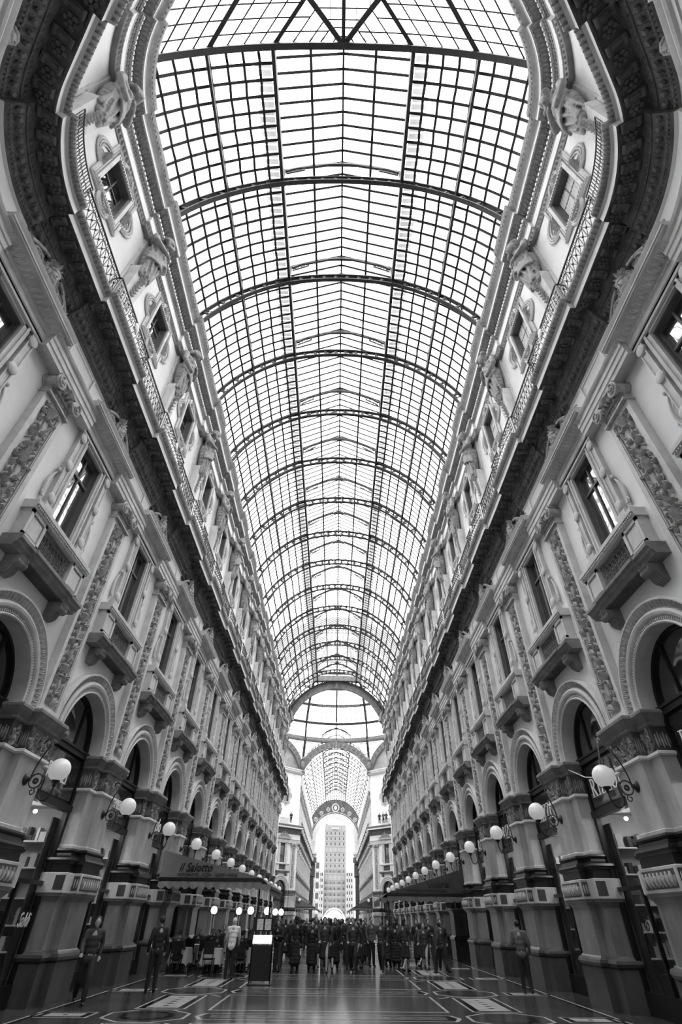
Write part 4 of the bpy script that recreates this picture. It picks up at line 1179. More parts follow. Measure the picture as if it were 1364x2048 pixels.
for i in range(8):
    a=oct_frame(i); px,py=RI*cos(a),OY+RI*sin(a); rz=a+PI
    place('octagon_arch',(lun if i in (0,1,7) else [lun[0]])+([('lunette_painting',fres)] if i%2 else []),(px,py,0),rz,['far octagon arch over the distant arcade','far right octagon arch with painted lunette','right octagon arch facing the crossing','near right octagon arch, mostly hidden','near octagon arch above the end of this arcade','near left octagon arch, mostly hidden','left octagon arch facing the crossing','far left octagon arch with painted lunette'][i],'arch','octagon arches under the dome')
    if i not in (0,4):
        o=link(tname(),octc,None,(px,py,0),rz,'structure')
        w=MB(); 
        if i in (1,7):
            for tb in (-3.5,3.5): wall_bay(w,tb,ya=(-HS if tb<0 else 1.0),yb=(-1.0 if tb<0 else HS))
            quad(w,(0,-1,0),(0,1,0),(0,1,24.6),(0,-1,24.6))
        else:
            e=1.0 if i in (3,5) else 0
            quad(w,(0,-HS+e,0),(0,HS-e,0),(0,HS-e,24.6),(0,-HS+e,24.6))
        # deep reveal sides for octagon corner
        link('wall_octagon',fixn(w.mesh('wall_octagon',['paint'])),None,(px,py,0),rz,'structure')
# two visible diagonal faces carry a full bay
for sd,i,sn in ((-1,7,'left'),(1,1,'right')):
    a=oct_frame(i); rz=a+PI; T=Matrix.Translation((RI*cos(a),OY+RI*sin(a),0))@Matrix.Rotation(rz,4,'Z')
    def at_(y): v=T@Vector((0,y,0)); return (v.x,v.y,0)
    near=('inner','outer')
    for y in (6.0,1.0,-1.0,-6.0):
        q=sorted((6.0,1.0,-1.0,-6.0),key=lambda v:-v*(-sd)).index(y)
        side=nth(q+1)+' from the distant arcade,'
        place('marble_pier',pier,at_(y),rz,'%s marble pier on the angled %s octagon face'%(side,sn),'pier','marble piers along the arcade')
        place('pilaster',pil,at_(y),rz,'%s carved pilaster on the angled %s octagon face'%(side,sn),'pilaster','carved pilasters of the upper storey')
    for tb,w_ in ((3.5*-sd,'inner'),(3.5*sd,'outer')):
        ww='%s bay of the angled %s octagon face'%(w_,sn)
        place('arch_moulding',arch,at_(tb),rz,'round arch moulding, '+ww,'arch','arch mouldings of the arcade')
        ex=[('lettering',facing_nave(ptype('- MESSI -',.42,0,.008,.9),'letter',(-.28,0,4.80)))] if sd<0 and w_=='inner' else []
        place('shopfront',shop0+ex,at_(tb),rz,'arched shopfront, '+ww,'shopfront','arched shopfronts')
        place('balcony',balc,at_(tb),rz,'stone balcony, '+ww,'balcony','window balconies')
        place(wname(),win,at_(tb),rz,kind='structure'); place(wname(),awin,at_(tb),rz,kind='structure')
        place('pediment',ped,at_(tb),rz,'scrolled window pediment, '+ww,'pediment','pediments over the tall windows')
    mb=MB(); fr=lambda s:(0,s,1,0); path_sweep(mb,LEDGE,[fr(-HS-.4),fr(HS+.4)],.1,ledge_mi); link(tname(),fixn(mb.mesh('octagon_ledge',LM,35)),None,T.to_translation()[:],rz,'structure')
    for q,y in enumerate((-2.8,0,2.8)): place('iron_railing',rA if q!=1 else rB,at_(y),rz,'%s iron railing section on the ledge of the angled %s octagon face'%(('left','middle','right')[q],sn),'railing','octagon ledge railings')
# corner figures under the dome ribs
def corner_fig():
    m=MB(); m.ell((.5,0,26.1),(.5,.5,.9),10,8); m.ell((.7,0,27.2),(.35,.35,.4),8,6)
    for sg in (1,-1):
        for k in range(5): m.ell((.35,sg*(.5+.28*k),27.0+.18*k),(.12,.3,.55-.06*k),7,5,rot=(sg*-.5,0,0))
    m.lathe([(.2,24.6),(.5,24.8),(.35,25.1),(.55,25.3)],(.4,0,0),'z',10)
    return m.mesh('winged_corner_figure',['stone'],60)
cf=corner_fig()
for i,nm in ((0,'right'),(7,'left')):
    a=oct_frame(i)-PI/8; r=RI/cos(PI/8); place('winged_figure',cf,(r*cos(a),OY+r*sin(a),0),a+PI,'winged stone figure at the far %s corner under the dome'%nm,'sculpture','winged corner figures')
# dome
RD=RI+.25; ZD=31.1
def dome_pt(az,el,dr=0): return ((RD+dr)*cos(el)*cos(az),OY+(RD+dr)*cos(el)*sin(az),ZD+(RD+dr)*sin(el))
g=MB(); NA,NE=48,14
vs=[dome_pt(2*PI*i/NA,j*PI/2*.86/NE,.35) for j in range(NE+1) for i in range(NA)]
g.add(vs,[(j*NA+i,j*NA+(i+1)%NA,(j+1)*NA+(i+1)%NA,(j+1)*NA+i) for j in range(NE) for i in range(NA)])
g.add([vs[NE*NA+i] for i in range(NA)],[tuple(range(NA))])
dome=link('ceiling',g.mesh('dome_glass',['roofglass']),kind='structure')
b=MB()
for i in range(96):
    az=2*PI*i/96; P_=[dome_pt(az,e*PI/180,.3) for e in range(0,76,5)]
    for p,q in zip(P_[:-1],P_[1:]): b.bar(p,q,.09,.04)
for e in range(2,75,4):
    P_=[dome_pt(2*PI*i/48,e*PI/180,.3) for i in range(48)]
    for i in range(48): b.bar(P_[i],P_[(i+1)%48],.09,.04)
link('glazing_bars',b.mesh('dome_bars',['steel']),dome)
for k in range(16):
    az=2*PI*k/16+PI/2; m=MB()
    for dr in (.05,-.45):
        P_=[dome_pt(az,e*PI/180,dr) for e in range(0,79,4)]
        for p,q in zip(P_[:-1],P_[1:]): m.bar(p,q,.30,.18)
    for e in range(0,78,4): m.bar(dome_pt(az,e*PI/180,.05),dome_pt(az,(e+2)*PI/180,-.45),.08,.08)
    if k%2==1: # ribs run down to the corners as struts
        p=dome_pt(az,0,-.2); r=RI/cos(PI/8)-.4; m.bar(p,(r*cos(az),OY+r*sin(az),26.6),.4,.4)
    link(tname(),m.mesh('dome_rib',['steel']),kind='structure')
for e in (11,23,35,47,59,71):
    m=MB()
    for dr,de in ((0,0),(-.35,-.8)):
        P_=[dome_pt(2*PI*i/64,(e+de)*PI/180,dr) for i in range(64)]
        for i in range(64):
            m.bar(P_[i],P_[(i+1)%64],.20,.20)
    for i in range(128): m.bar(dome_pt(2*PI*i/128,e*PI/180,0),dome_pt(2*PI*i/128,(e-.8)*PI/180,-.35),.10,.10)
    link(tname(),m.mesh('dome_ring',['steel']),kind='structure')
m=MB(); m.lathe([(RD-.2,ZD-.5),(RD+.5,ZD-.5),(RD+.5,ZD+.3),(RD-.1,ZD+.35),(RD-.1,ZD+.1),(RD-.35,ZD),(RD-.35,ZD-.3),(RD-.2,ZD-.5)],(0,OY,0),'z',64,caps=False); link(tname(),m.mesh('dome_base_ring',['stone'],30),kind='structure')
# ---------------- far arm (simplified modules, seen very small)
def far_bay():
    m=MB(); wall_bay(m,0); me=fixn(m.mesh('far_bay_wall',['paint'])); P=[me]
    d=MB()
    for s in (-B/2,): # half pilasters and piers on the bay edge
        d.box(0,.22,s-.5,s+.5,5.57,11.8,0); d.box(.22,.26,s-.28,s+.28,5.8,11.6,3); d.box(0,.4,s-.6,s+.6,11.8,12.5,0)
        for k in range(9): d.ell((.26,s,6.1+k*.62),(.08,.2,.2),6,4,mi=3)
        d.box(-.4,.3,s-.8,s+.8,3.2,5.2,2); d.box(-.4,.45,s-.9,s+.9,5.2,5.57,1); d.box(-.4,.4,s-.9,s+.9,2.64,3.2,4); d.box(-.4,.5,s-.9,s+.9,0,2.64,2)
        d.ell((.45,s,22.0),(.28,.35,.5),8,6,mi=1); d.box(0,.4,s-.3,s+.3,15.3,21.2,0); d.ell((.35,s,20.6),(.35,.4,.9),8,6,mi=1)
    d.arch([(1.40,-.3),(1.40,.12),(1.97,.2),(1.97,0)],SP,seg=16,mi=0)
    d.box(-.36,-.34,-1.45,1.45,0,7.05,4)
    d.box(0,.5,-1.6,1.6,8.05,8.33,1); d.box(0,.3,-1.5,1.5,8.33,9.4,0); d.box(.30,.32,-.75,.75,8.45,9.2,4)
    for sg in (1,-1): d.box(0,.14,sg*.56,sg*1.05,9.43,12.6,0); d.box(0,.35,sg*.9,sg*1.25,7.6,8.05,1)
    d.box(-.15,-.14,-.56,.56,9.45,12.4,4); d.box(-.15,-.14,-.6,.6,19.15,21.15,4)
    d.box(0,.14,-1,1,12.4,12.8,0); d.box(0,.6,-1.5,1.5,13.1,13.35,0); d.prism([(-1.4,13.35),(1.4,13.35),(.5,13.9),(0,14.3),(-.5,13.9)],.1,.4,mi=3)
    for sg in (1,-1): d.box(0,.08,sg*.6,sg*.95,18.8,21.6,0)
    d.box(0,.08,-.95,.95,21.15,21.6,0); d.box(0,.08,-.95,.95,18.8,19.15,0)
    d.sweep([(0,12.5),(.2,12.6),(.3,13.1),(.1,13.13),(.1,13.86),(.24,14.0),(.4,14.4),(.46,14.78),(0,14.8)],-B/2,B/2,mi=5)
    d.sweep([(0,14.78),(.92,14.78),(.92,14.98),(1.06,15.2),(1.06,15.34),(0,15.36)],-B/2,B/2,mi=0)
    d.sweep([(0,14.78),(1.08,14.78),(1.08,14.98),(1.22,15.2),(1.22,15.36),(0,15.37)],-B/2,-B/2+1.36,mi=0)
    for i in range(10): d.box(.45,.85,-B/2+.25+i*.497-.1,-B/2+.25+i*.497+.1,14.6,14.79,5)
    d.sweep([(0,22.0),(.1,22.1),(.15,22.5),(.2,22.9),(.4,23.4),(.44,23.6),(.62,24.1),(.62,24.4),(0,24.5)],-B/2,B/2,mi=0)
    d.box(.97,1.0,-B/2,B/2,16.2,16.25,4)
    for i in range(20): d.box(.97,.99,-B/2+i*.2485,-B/2+i*.2485+.03,15.36,16.2,4)
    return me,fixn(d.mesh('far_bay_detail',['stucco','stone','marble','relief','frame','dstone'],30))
fw,fd=far_bay()
NF=int((FE-110.5)/B)
for sd,rz,sn in SIDES:
    for k in range(NF+1):
        yc=110.9+B*(k+.5); o=link('wall_far_'+sn,fw,None,wl(sd,yc),rz,'structure'); link('facade_dressing',fd,o)
        if k: place('wall_lamp',lamp,wl(sd,yc-B/2),rz,'%s white globe lamp of the distant %s arcade beyond the octagon'%(nth(k),sn),'wall lamp','globe lamps of the distant arcade')
vault(110.9,FE,0,'ceiling',fine=False)
for k in range(NF+1): place('roof_arch',rib,(0,110.95+B*k,0),0,'%s iron arch of the distant glass roof beyond the dome, from the octagon'%nth(k+1),'roof arch','iron arches of the distant vault')
# far end wall with portal
m=MB(); n=40; RO=6.0; CZ=19.9; xs=[-7.96+15.92*i/n for i in range(n+1)]
for i in range(n):
    a,c=xs[i],xs[i+1]
    def low(x): return CZ+math.sqrt(max(0,7.35**2-x*x)) if abs(x)<7.35 else 14
    quad(m,(a,FE,low(a)),(c,FE,low(c)),(c,FE,prof(c)+.2),(a,FE,prof(a)+.2),0)
link('wall_far_end',m.mesh('wall_far_end',['gmarble']),kind='structure')
o=MB(); 
def yarch(mb,prof_,cz,a0,a1,seg,mi=None):
    vs=[];n_=len(prof_)
    for k in range(seg+1):
        a=a0+(a1-a0)*k/seg
        for r,y in prof_: vs.append((r*cos(a),y,cz+r*sin(a)))
    mb.add(vs,[(k*n_+i,k*n_+(i+1)%n_,(k+1)*n_+(i+1)%n_,(k+1)*n_+i) for k in range(seg) for i in range(n_)],mi)
yarch(o,[(RO,FE-.3),(RO,FE+4),(7.4,FE+4),(7.4,FE-.5),(7.2,FE-.5),(6.9,FE-.35),(6.2,FE-.35)],CZ,0,PI,36,0)
for sg in (1,-1):
    o.box(sg*RO,sg*7.6,FE-.3,FE+4,14.2,CZ,0); o.box(sg*(RO-.3),sg*7.6,FE-1.2,FE+4,15.6,16.6,0); o.box(sg*(RO-.5),sg*7.6,FE-1.5,FE+4,16.6,17.2,0)
    o.box(sg*(RO-.1),sg*7.6,FE-.6,FE+4,11.2,14.4,2); o.box(sg*(RO+.2),sg*7.6,FE-.6,FE+4,0,11.4,1)
    for q in range(3): o.ell((sg*(RO+.1),FE-1.0,14.8+q*.4),(.7,.5,.4),8,5,mi=2)
link('wall_far_portal',o.mesh('far_portal',['stucco','gmarble','dstone'],30),kind='structure')
o=MB() # scrollwork on the tympanum band
for k in range(11):
    a=PI*(k+.5)/11; r=8.9 if k!=5 else 9.2; x=r*cos(a)*.92; z=CZ+r*sin(a)
    if z<prof(x)-.8 and k!=5:
        for rr in (.55,.25): o.tube([(x+rr*cos(t),FE-.06,z+rr*sin(t)) for t in [2*PI*q/12 for q in range(12)]],.06,4,closed=True)
for rr in (1.15,.95): o.tube([(rr*cos(t),FE-.08,28.9+rr*sin(t)) for t in [2*PI*q/20 for q in range(20)]],.07,4,closed=True)
o.ell((0,FE-.1,28.9),(.5,.06,.6),8,6)
for k in range(60):
    a=PI*(k+.5)/60; r=7.8; o.ell((r*cos(a),FE-.05,CZ+r*sin(a)),(.13,.05,.13),6,4)
link(tname(),o.mesh('tympanum_scrolls',['stucco'],60),kind='structure')
# ================================================================== outside beyond the portal
def tower():
    P=[]; m=MB(); W=7.2; H=51.6; Yt=400
    m.box(-W,W,Yt,Yt+14,0,H)
    nf=17; fh=H/nf
    for f_ in range(nf):
        z=f_*fh
        m.box(-W-.1,W+.1,Yt-.25,Yt,z,z+.35)
        for c in range(6): m.box(-W+c*2.88-.12,-W+c*2.88+.12,Yt-.3,Yt,z,z+fh)
    P.append(('cladding',m.mesh('tower_cladding',['tower'])))
    def wmesh(w,sl):
        m=MB(); m.box(-w,w,-.06,.01,0,1.4)
        if sl: m.box(-1.1,-.75,-.04,.01,0,1.4); m.box(.8,1.1,-.04,.01,0,1.4)
        return m.mesh('tower_window',['towerd'])
    WM=[wmesh(.42,0),wmesh(.42,1),wmesh(.3,1)]; rg=random.Random(4)
    for f_ in range(nf-1):
        if f_ in (7,12): continue
        for c in range(5): P.append(('window',WM[0 if f_>8 else rg.choice([1,1,2])],None,(-W+1.44+c*2.88,Yt,f_*fh+.9)))
    m=MB(); m.box(-1.9,1.9,Yt-.5,Yt-.3,H-2.4,H-.9); bd=m.mesh('tower_sign_board',['towerd'])
    t=ptype('MARTINI',1.5,0,.05,.8,bold=.03)
    for v in t.vertices: x,y,z=v.co; v.co=(x,Yt-.55-z,y+H-1.65)
    t.materials.clear(); t.materials.append(M['white'])
    P.append(('roof_sign',bd,[('lettering',t)]))
    m=MB(); m.box(-W,W,Yt+1,Yt+13,H,H+.6)
    for x in (-6.6,-6.0,-3,1.5,5,6.7): m.bar((x,Yt+2,H),(x,Yt+2,H+1.8),.12)
    m.box(-6.9,-5.4,Yt+2,Yt+3,H+.6,H+1.5)
    P.append(('roof_edge',m.mesh('tower_roof',['tower'])))
    return P
place('office_tower',tower(),(0,0,0),0,'pale office tower with rows of windows seen through the distant portal','building')
def block(x0,x1,H,Yb,nx,nf,name):
    m=MB(); m.box(x0,x1,Yb,Yb+10,0,H); P=[]
    fh=H/nf; w=(x1-x0)/nx
    for i in range(nx+1): m.box(x0+i*w-.15,x0+i*w+.15,Yb-.3,Yb,0,H)
    for f_ in range(nf): m.box(x0,x1,Yb-.3,Yb,f_*fh,f_*fh+.5)
    P.append(('walls',m.mesh(name+'_walls',['towerl'])))
    m=MB(); m.box(.3,w-.3,-.05,.01,1.0,fh-.6); wm=m.mesh(name+'_window',['towerd'])
    for i in range(nx):
        for f_ in range(nf): P.append(('window',wm,None,(x0+i*w,Yb,f_*fh)))
    return P
place('office_block',block(-12,-7.5,25.5,396,3,8,'left_block'),(0,0,0),0,'white office block left of the tower, vertical window strips','building','low blocks beside the tower')
place('office_block',block(7.5,11.8,25.5,396,3,8,'right_block'),(0,0,0),0,'white office block right of the tower, vertical window strips','building','low blocks beside the tower')
place('street_building',block(-14,-7.6,24,300,3,6,'near_left'),(0,0,0),0,'pale building edge at the left of the distant portal','building')
def tent():
    m=MB(); n=24
    for j in range(3):
        pts=[]; R_=4.2-j*1.1
        for i in range(n+1): a=PI*i/n; pts.append((R_*cos(a),230-j*1.2,.3+R_*1.05*sin(a)))
        for a,b_ in zip(pts[:-1],pts[1:]): m.bar(a,b_,2.0,.25)
    m.lathe([(4.3,0),(4.2,.8),(3.2,2.6),(1.6,3.9),(0,4.4)],(0,233,0),'z',24)
    return m.mesh('white_ribbed_tent',['white'],50)
place('white_pavilion',tent(),(0,0,0),0,'small white ribbed domed pavilion outside the distant portal','pavilion')
# ================================================================== floor with inlaid marble
F=MB(); z=0
quad(F,(-40,-10,z),(40,-10,z),(40,FE+5,z),(-40,FE+5,z),0); quad(F,(-60,FE+5,z),(60,FE+5,z),(60,520,z),(-60,520,z),3)
def slab(pts,mi,h): F.add([(p[0],p[1],h) for p in pts]+[(p[0],p[1],0) for p in pts],[tuple(range(len(pts)))]+[(i,len(pts)+i,len(pts)+(i+1)%len(pts),(i+1)%len(pts)) for i in range(len(pts))],mi)
def rect(cx_,cy_,a,b_,mi,h): slab([(cx_-a,cy_-b_),(cx_+a,cy_-b_),(cx_+a,cy_+b_),(cx_-a,cy_+b_)],mi,h)
def octs(cx_,cy_,r,mi,h): slab([(cx_+r*cos(PI/8+PI/4*k),cy_+r*sin(PI/8+PI/4*k)) for k in range(8)],mi,h)
h=.0012
for k in range(-1,14):
    yk=YK(k)+.55; ym=yk-B/2
    for sg in (1,-1):
        rect(sg*4.15,yk,.62,1.42,1,h); rect(sg*4.15,yk,.56,1.36,2,2*h); rect(sg*4.15,yk,.40,1.20,1,3*h)
        for q in (-.8,-.4,0,.4,.8): slab([(sg*4.15-.10,yk+q),(sg*4.15,yk+q-.07),(sg*4.15+.10,yk+q),(sg*4.15,yk+q+.07)],2,4*h)
        octs(sg*4.15,ym,1.02,1,h); octs(sg*4.15,ym,.94,0,2*h); octs(sg*4.15,ym,.66,2,3*h); octs(sg*4.15,ym,.5,0,4*h)
        rect(sg*6.0,ym,.62,.42,1,h); rect(sg*6.0,ym,.56,.36,2,2*h); rect(sg*6.0,ym,.42,.24,1,3*h)
        slab([(sg*6.0-.07,ym),(sg*6.0,ym-.06),(sg*6.0+.07,ym),(sg*6.0,ym+.06)],2,4*h)
        rect(sg*6.72,yk,.03,2.3,1,h); rect(sg*6.62,yk,.05,2.3,2,h)
        slab([(sg*3.2,ym-1.3),(sg*3.5,ym-1.0),(sg*3.5,ym-.9),(sg*3.1,ym-1.3)],1,h)
    slab([(-2.9,ym-.45),(2.9,ym-.45),(3.05,ym),(2.9,ym+.45),(-2.9,ym+.45),(-3.05,ym)],1,h)
    slab([(-2.82,ym-.40),(2.82,ym-.40),(2.95,ym),(2.82,ym+.40),(-2.82,ym+.40),(-2.95,ym)],2,2*h)
    rect(0,ym,2.7,.24,4,3*h)
    for q in range(-5,6): slab([(q*.5-.10,ym),(q*.5,ym-.07),(q*.5+.10,ym),(q*.5,ym+.07)],2,4*h)
    rect(0,yk,2.95,1.55,1,h); rect(0,yk,2.88,1.48,0,2*h)
link('floor',F.mesh('floor',['floor','floorl','floord','piazza','floorm']),kind='structure')
# ================================================================== awnings
def awning(sd,yn,yf,xw,zt,xf,zb,texts):
    P=[]; m=MB(); X=lambda x:x
    quad(m,(xw,yn,zt),(xw,yf,zt),(xf,yf,zb),(xf,yn,zb)); m.add([(xw,yn,zt),(xf,yn,zb),(xw,yn,zb)],[(0,1,2)]); m.add([(xw,yf,zt),(xf,yf,zb),(xw,yf,zb)],[(0,1,2)])
    xo=xf-sd*.40; quad(m,(xf,yn,zb),(xf,yf,zb),(xo,yf-.1,zb-.30),(xo,yn+.1,zb-.30))
    cv=m.mesh('awning_canvas',['canvas' if sd<0 else 'canvasd'])
    tx=[('lettering',t) for t in texts]
    P.append(('canvas',cv,tx))
    m=MB()
    a,b_=sorted((xw,xf)); m.box(a,b_,yn-.03,yn+.03,zb-.13,zb); m.box(a,b_,yf-.03,yf+.03,zb-.13,zb); a,b_=sorted((xo,xo+.04)); m.box(a,b_,yn,yf,zb-.36,zb-.27)
    P.append(('black_fascia',m.mesh('awning_fascia',['frame'])))
    m=MB()
    def val(p,q,z,h,n):
        vs=[];fs=[]
        for i in range(n*6+1):
            f=i/(n*6); x=p[0]+(q[0]-p[0])*f; y=p[1]+(q[1]-p[1])*f; d=h+.09*abs(sin(PI*i/6))-.045
            o=.02*sin(i*.9); vs+=[(x,y+o*.3,z),(x+o*.2,y+o,z-d)]
        for i in range(n*6): fs.append((2*i,2*i+2,2*i+3,2*i+1))
        m.add(vs,fs)
    val((xw,yn-.02),(xf,yn-.02),zb-.13,.22,13); val((xf,yn-.02),(xo,yn+.1),zb-.20,.20,1); val((xo,yn+.1),(xo,yf-.1),zb-.36,.20,14)
    P.append(('scalloped_valance',m.mesh('awning_valance',['canvasl' if sd<0 else 'canvas'],40)))
    for y in (yn+.25,yf-.25):
        m=MB(); m.tube([(xf-sd*-.1,y,0),(xf-sd*-.1,y,zb-.05)],.035,8); m.lathe([(.16,0),(.16,.03),(.05,.06)],(xf+sd*.1,y,0),'z',12); P.append(('post',m.mesh('awning_post',['iron'],40)))
    return P
def gtext(s,size,sh,w,x,y,z,mt='letterd',bold=0):
    me=ptype(s,size,sh,.006,w,bold)
    for v in me.vertices: a,b_,c=v.co; v.co=(x+a,y-.02-c,z+b_)
    me.materials.clear(); me.materials.append(M[mt]); return me
place('awning',awning(-1,26.0,31.2,-7.45,3.98,-3.02,3.03,[gtext('il Salotto',.42,.35,.95,-5.95,26,3.37,bold=.006),gtext("RISTORANTE - PIZZA - CAFFE' - WINE",.15,.15,1.02,-5.4,26,3.12)]),(0,0,0),0,'grey restaurant awning with black script lettering on the left, scalloped edge','awning','restaurant awnings')
place('awning',awning(1,34.0,39.5,7.4,3.95,3.0,2.84,[gtext('Galleria',.42,.35,.95,5.85,34,3.25,'iron',.004),gtext('RESTAURANT - SNACK BAR - PIZZA',.15,.15,.95,5.2,34,2.97,'iron')]),(0,0,0),0,'dark restaurant awning with faint script lettering on the right, scalloped edge','awning','restaurant awnings')
place('awning',awning(-1,116,150,-7.4,5.0,-3.6,3.4,[]),(0,0,0),0,'long dark awning along the distant left arcade beyond the octagon','awning','distant awnings')
place('awning',awning(1,116,150,7.4,5.0,3.6,3.4,[]),(0,0,0),0,'long dark awning along the distant right arcade beyond the octagon','awning','distant awnings')
# ================================================================== people
def limb(m,pts,rs,seg=9):
    P_=[];Q=[]
    for i in range(len(pts)-1):
        for j in range(5):
            f=j/5; P_.append(tuple(pts[i][c]*(1-f)+pts[i+1][c]*f for c in range(3))); Q.append(rs[i]*(1-f)+rs[i+1]*f)
    P_.append(pts[-1]);Q.append(rs[-1]); m.tube(P_,Q,seg)
    for p,r in zip(pts,rs): m.ell(p,(r,r,r),8,6)
def person(nm,pose,coat,trs,hair,lng=False,skirt=False,bag=False):
    """facing local -y; pose: joints for legs and arms"""
    hz=pose.get('hip',.92); lean=pose.get('lean',0); P=[]
    def Lp(x,y,z): # lean the upper body forward about the hips
        d=z-hz; return (x,y*cos(lean)-d*sin(lean),hz+d*cos(lean)+y*sin(lean))
    sh={s:Lp(s*.185,0,hz+.50) for s in (1,-1)}
    arms=pose['arms']; legs=pose['legs']
    # body: one continuous skin surface
    m=MB()
    hd=Lp(0,-.02,hz+.70); 
    m.ell(hd,(.075,.095,.115),12,9); m.ell((hd[0],hd[1]-.085,hd[2]-.02),(.014,.022,.022),6,5); m.ell((hd[0],hd[1]-.05,hd[2]-.075),(.045,.045,.035),7,5)
    for s in (1,-1): m.ell((hd[0]+s*.078,hd[1]+.005,hd[2]-.005),(.012,.02,.032),6,5); m.ell((hd[0]+s*.03,hd[1]-.078,hd[2]+.015),(.016,.016,.008),6,4)
    m.ell((hd[0],hd[1]-.088,hd[2]-.055),(.026,.012,.008),6,4)
    limb(m,[Lp(0,.01,hz+.48),Lp(0,0,hz+.62)],[.06,.05]); limb(m,[sh[1],sh[-1]],[.06,.06])
    limb(m,[Lp(0,0,hz+.02),Lp(0,0,hz+.25),Lp(0,0,hz+.45)],[.125,.115,.13])
    for s in (1,-1):
        e,h=arms[s]; e=Lp(*e);h=Lp(*h); limb(m,[sh[s],e,h],[.05,.04,.028])
        d=(Vector(h)-Vector(e)).normalized(); c=Vector(h)+d*.05; sd_=d.cross(Vector((0,1,.2))).normalized(); nn=d.cross(sd_)
        limb(m,[tuple(Vector(h)+d*.01),tuple(c+d*.02)],[.026,.034],7)
        for k,ln in enumerate((.060,.072,.068,.052)):
            b0=c+d*.025+sd_*(k-1.5)*.019; m.tube([tuple(b0),tuple(b0+d*ln*.5+nn*.006),tuple(b0+d*ln*.8+nn*.028)],[.0095,.009,.0075],5)
        t0=c-d*.02+sd_*.03*s; m.tube([tuple(t0),tuple(t0+sd_*.022*s+d*.025),tuple(t0+sd_*.026*s+d*.055)],[.012,.010,.008],5)
        kn,an=legs[s]; limb(m,[(s*.09,0,hz),kn,an],[.085,.058,.038])
    body=remeshed(m,nm+'_body','skin',.013,1)
    m=MB(); r=.012
    for f_,w,dp in ((-.02,.165,.125),(.12,.15,.12),(.26,.165,.125),(.38,.185,.125),(.47,.17,.10)): m.ell(Lp(0,0,hz+f_),(w+r,dp+r,.13),14,8)
    if lng:
        for i in range(6): z=-.05-.11*i; m.ell((0,0,hz+z),(.19+.012*i,.15+.012*i,.12),14,7)
    m.ell(Lp(0,.01,hz+.54),(.09,.08,.05),10,6)
    for s in (1,-1):
        e,h=arms[s]; e=Lp(*e);h=Lp(*h); h2=tuple(e[c]+(h[c]-e[c])*.93 for c in range(3)); limb(m,[sh[s],e,h2],[.075,.06,.048])
    P.append(('jacket' if not lng else 'long_coat',remeshed(m,nm+'_coat',coat,.018,9)))
    m=MB()
    if skirt:
        for i in range(6): z=.0-.08*i; m.ell((0,0,hz+z),(.17+.014*i,.14+.014*i,.10),14,7)
    else:
        m.ell((0,0,hz-.02),(.165,.125,.12),12,8)
        for s in (1,-1):
            kn,an=legs[s]; a2=tuple(kn[c]+(an[c]-kn[c])*.93 for c in range(3)); limb(m,[(s*.09,0,hz-.03),kn,a2],[.105,.078,.062])
    P.append(('skirt' if skirt else 'trousers',remeshed(m,nm+'_trousers',trs,.018,6)))
    m=MB(); m.ell((hd[0],hd[1]+.025,hd[2]+.035),(.088,.10,.10),12,8)
    if lng or skirt: m.ell((hd[0],hd[1]+.06,hd[2]-.06),(.08,.06,.13),10,7)
    P.append(('hair',m.mesh(nm+'_hair',[hair],60)))
    for s in (1,-1):
        kn,an=legs[s]; m=MB(); m.ell((an[0],an[1]-.05,max(.04,an[2]-.04)),(.045,.13,.042),10,6); m.ell((an[0],an[1]+.02,max(.05,an[2]-.01)),(.042,.055,.05),8,6); P.append(('shoe',m.mesh(nm+'_shoe',['shoe'],60)))
    if bag:
        m=MB(); m.box(.22,.32,-.15,.15,.62,.88); m.tube([(.27,-.12,.88),(.2,-.03,1.4),(.27,.12,.88)],.012,5); P.append(('handbag',m.mesh(nm+'_bag',['shoe'],30)))
    return [('body',body)]+P
stand={'arms':{1:((.26,.02,1.16),(.25,-.08,.90)),-1:((-.26,.02,1.16),(-.25,-.08,.90))},'legs':{1:((.10,-.01,.49),(.11,.01,.08)),-1:((-.10,-.02,.49),(-.12,.02,.08))}}
walk={'arms':{1:((.25,.12,1.17),(.24,.05,.93)),-1:((-.25,-.10,1.17),(-.22,-.28,.99))},'legs':{1:((.10,-.20,.53),(.10,-.26,.10)),-1:((-.10,.06,.48),(-.10,.32,.14))},'hip':.90}
phone={'arms':{1:((.25,-.02,1.16),(.08,-.30,1.26)),-1:((-.26,.03,1.16),(-.24,-.06,.90))},'legs':stand['legs']}
fold={'arms':{1:((.27,-.06,1.15),(-.06,-.22,1.18)),-1:((-.27,-.06,1.15),(.08,-.24,1.12))},'legs':{1:((.12,-.03,.49),(.16,-.04,.08)),-1:((-.10,.0,.49),(-.11,.04,.08))}}
leanp={'arms':{1:((.24,-.12,1.16),(.20,-.34,1.06)),-1:((-.24,-.12,1.16),(-.20,-.34,1.04))},'legs':stand['legs'],'lean':.22}
sit={'hip':.50,'arms':{1:((.25,-.08,.74),(.18,-.34,.80)),-1:((-.25,-.06,.74),(-.16,-.32,.80))},'legs':{1:((.12,-.42,.50),(.12,-.40,.08)),-1:((-.12,-.42,.50),(-.14,-.36,.08))}}
PP=[('black jacket, standing',person('man_a',stand,'coat1','trous','hair')),('charcoal jacket, walking',person('man_b',walk,'coat2','trous','hair')),
    ('long black coat with handbag',person('woman_a',stand,'coat1','trous','hair',lng=True,bag=True)),('grey jacket holding a phone',person('man_c',phone,'coat3','trous','hair')),
    ('charcoal top and dark skirt, walking',person('woman_b',walk,'coat2','trous','hair',skirt=True)),('black jacket with folded arms',person('man_d',fold,'coat1','coat2','hair'))]
white=person('man_white',leanp,'coat4','trous','hairw'); diner=person('diner',sit,'coat2','trous','hair')
rp=random.Random(11); spots=[]; tries=0
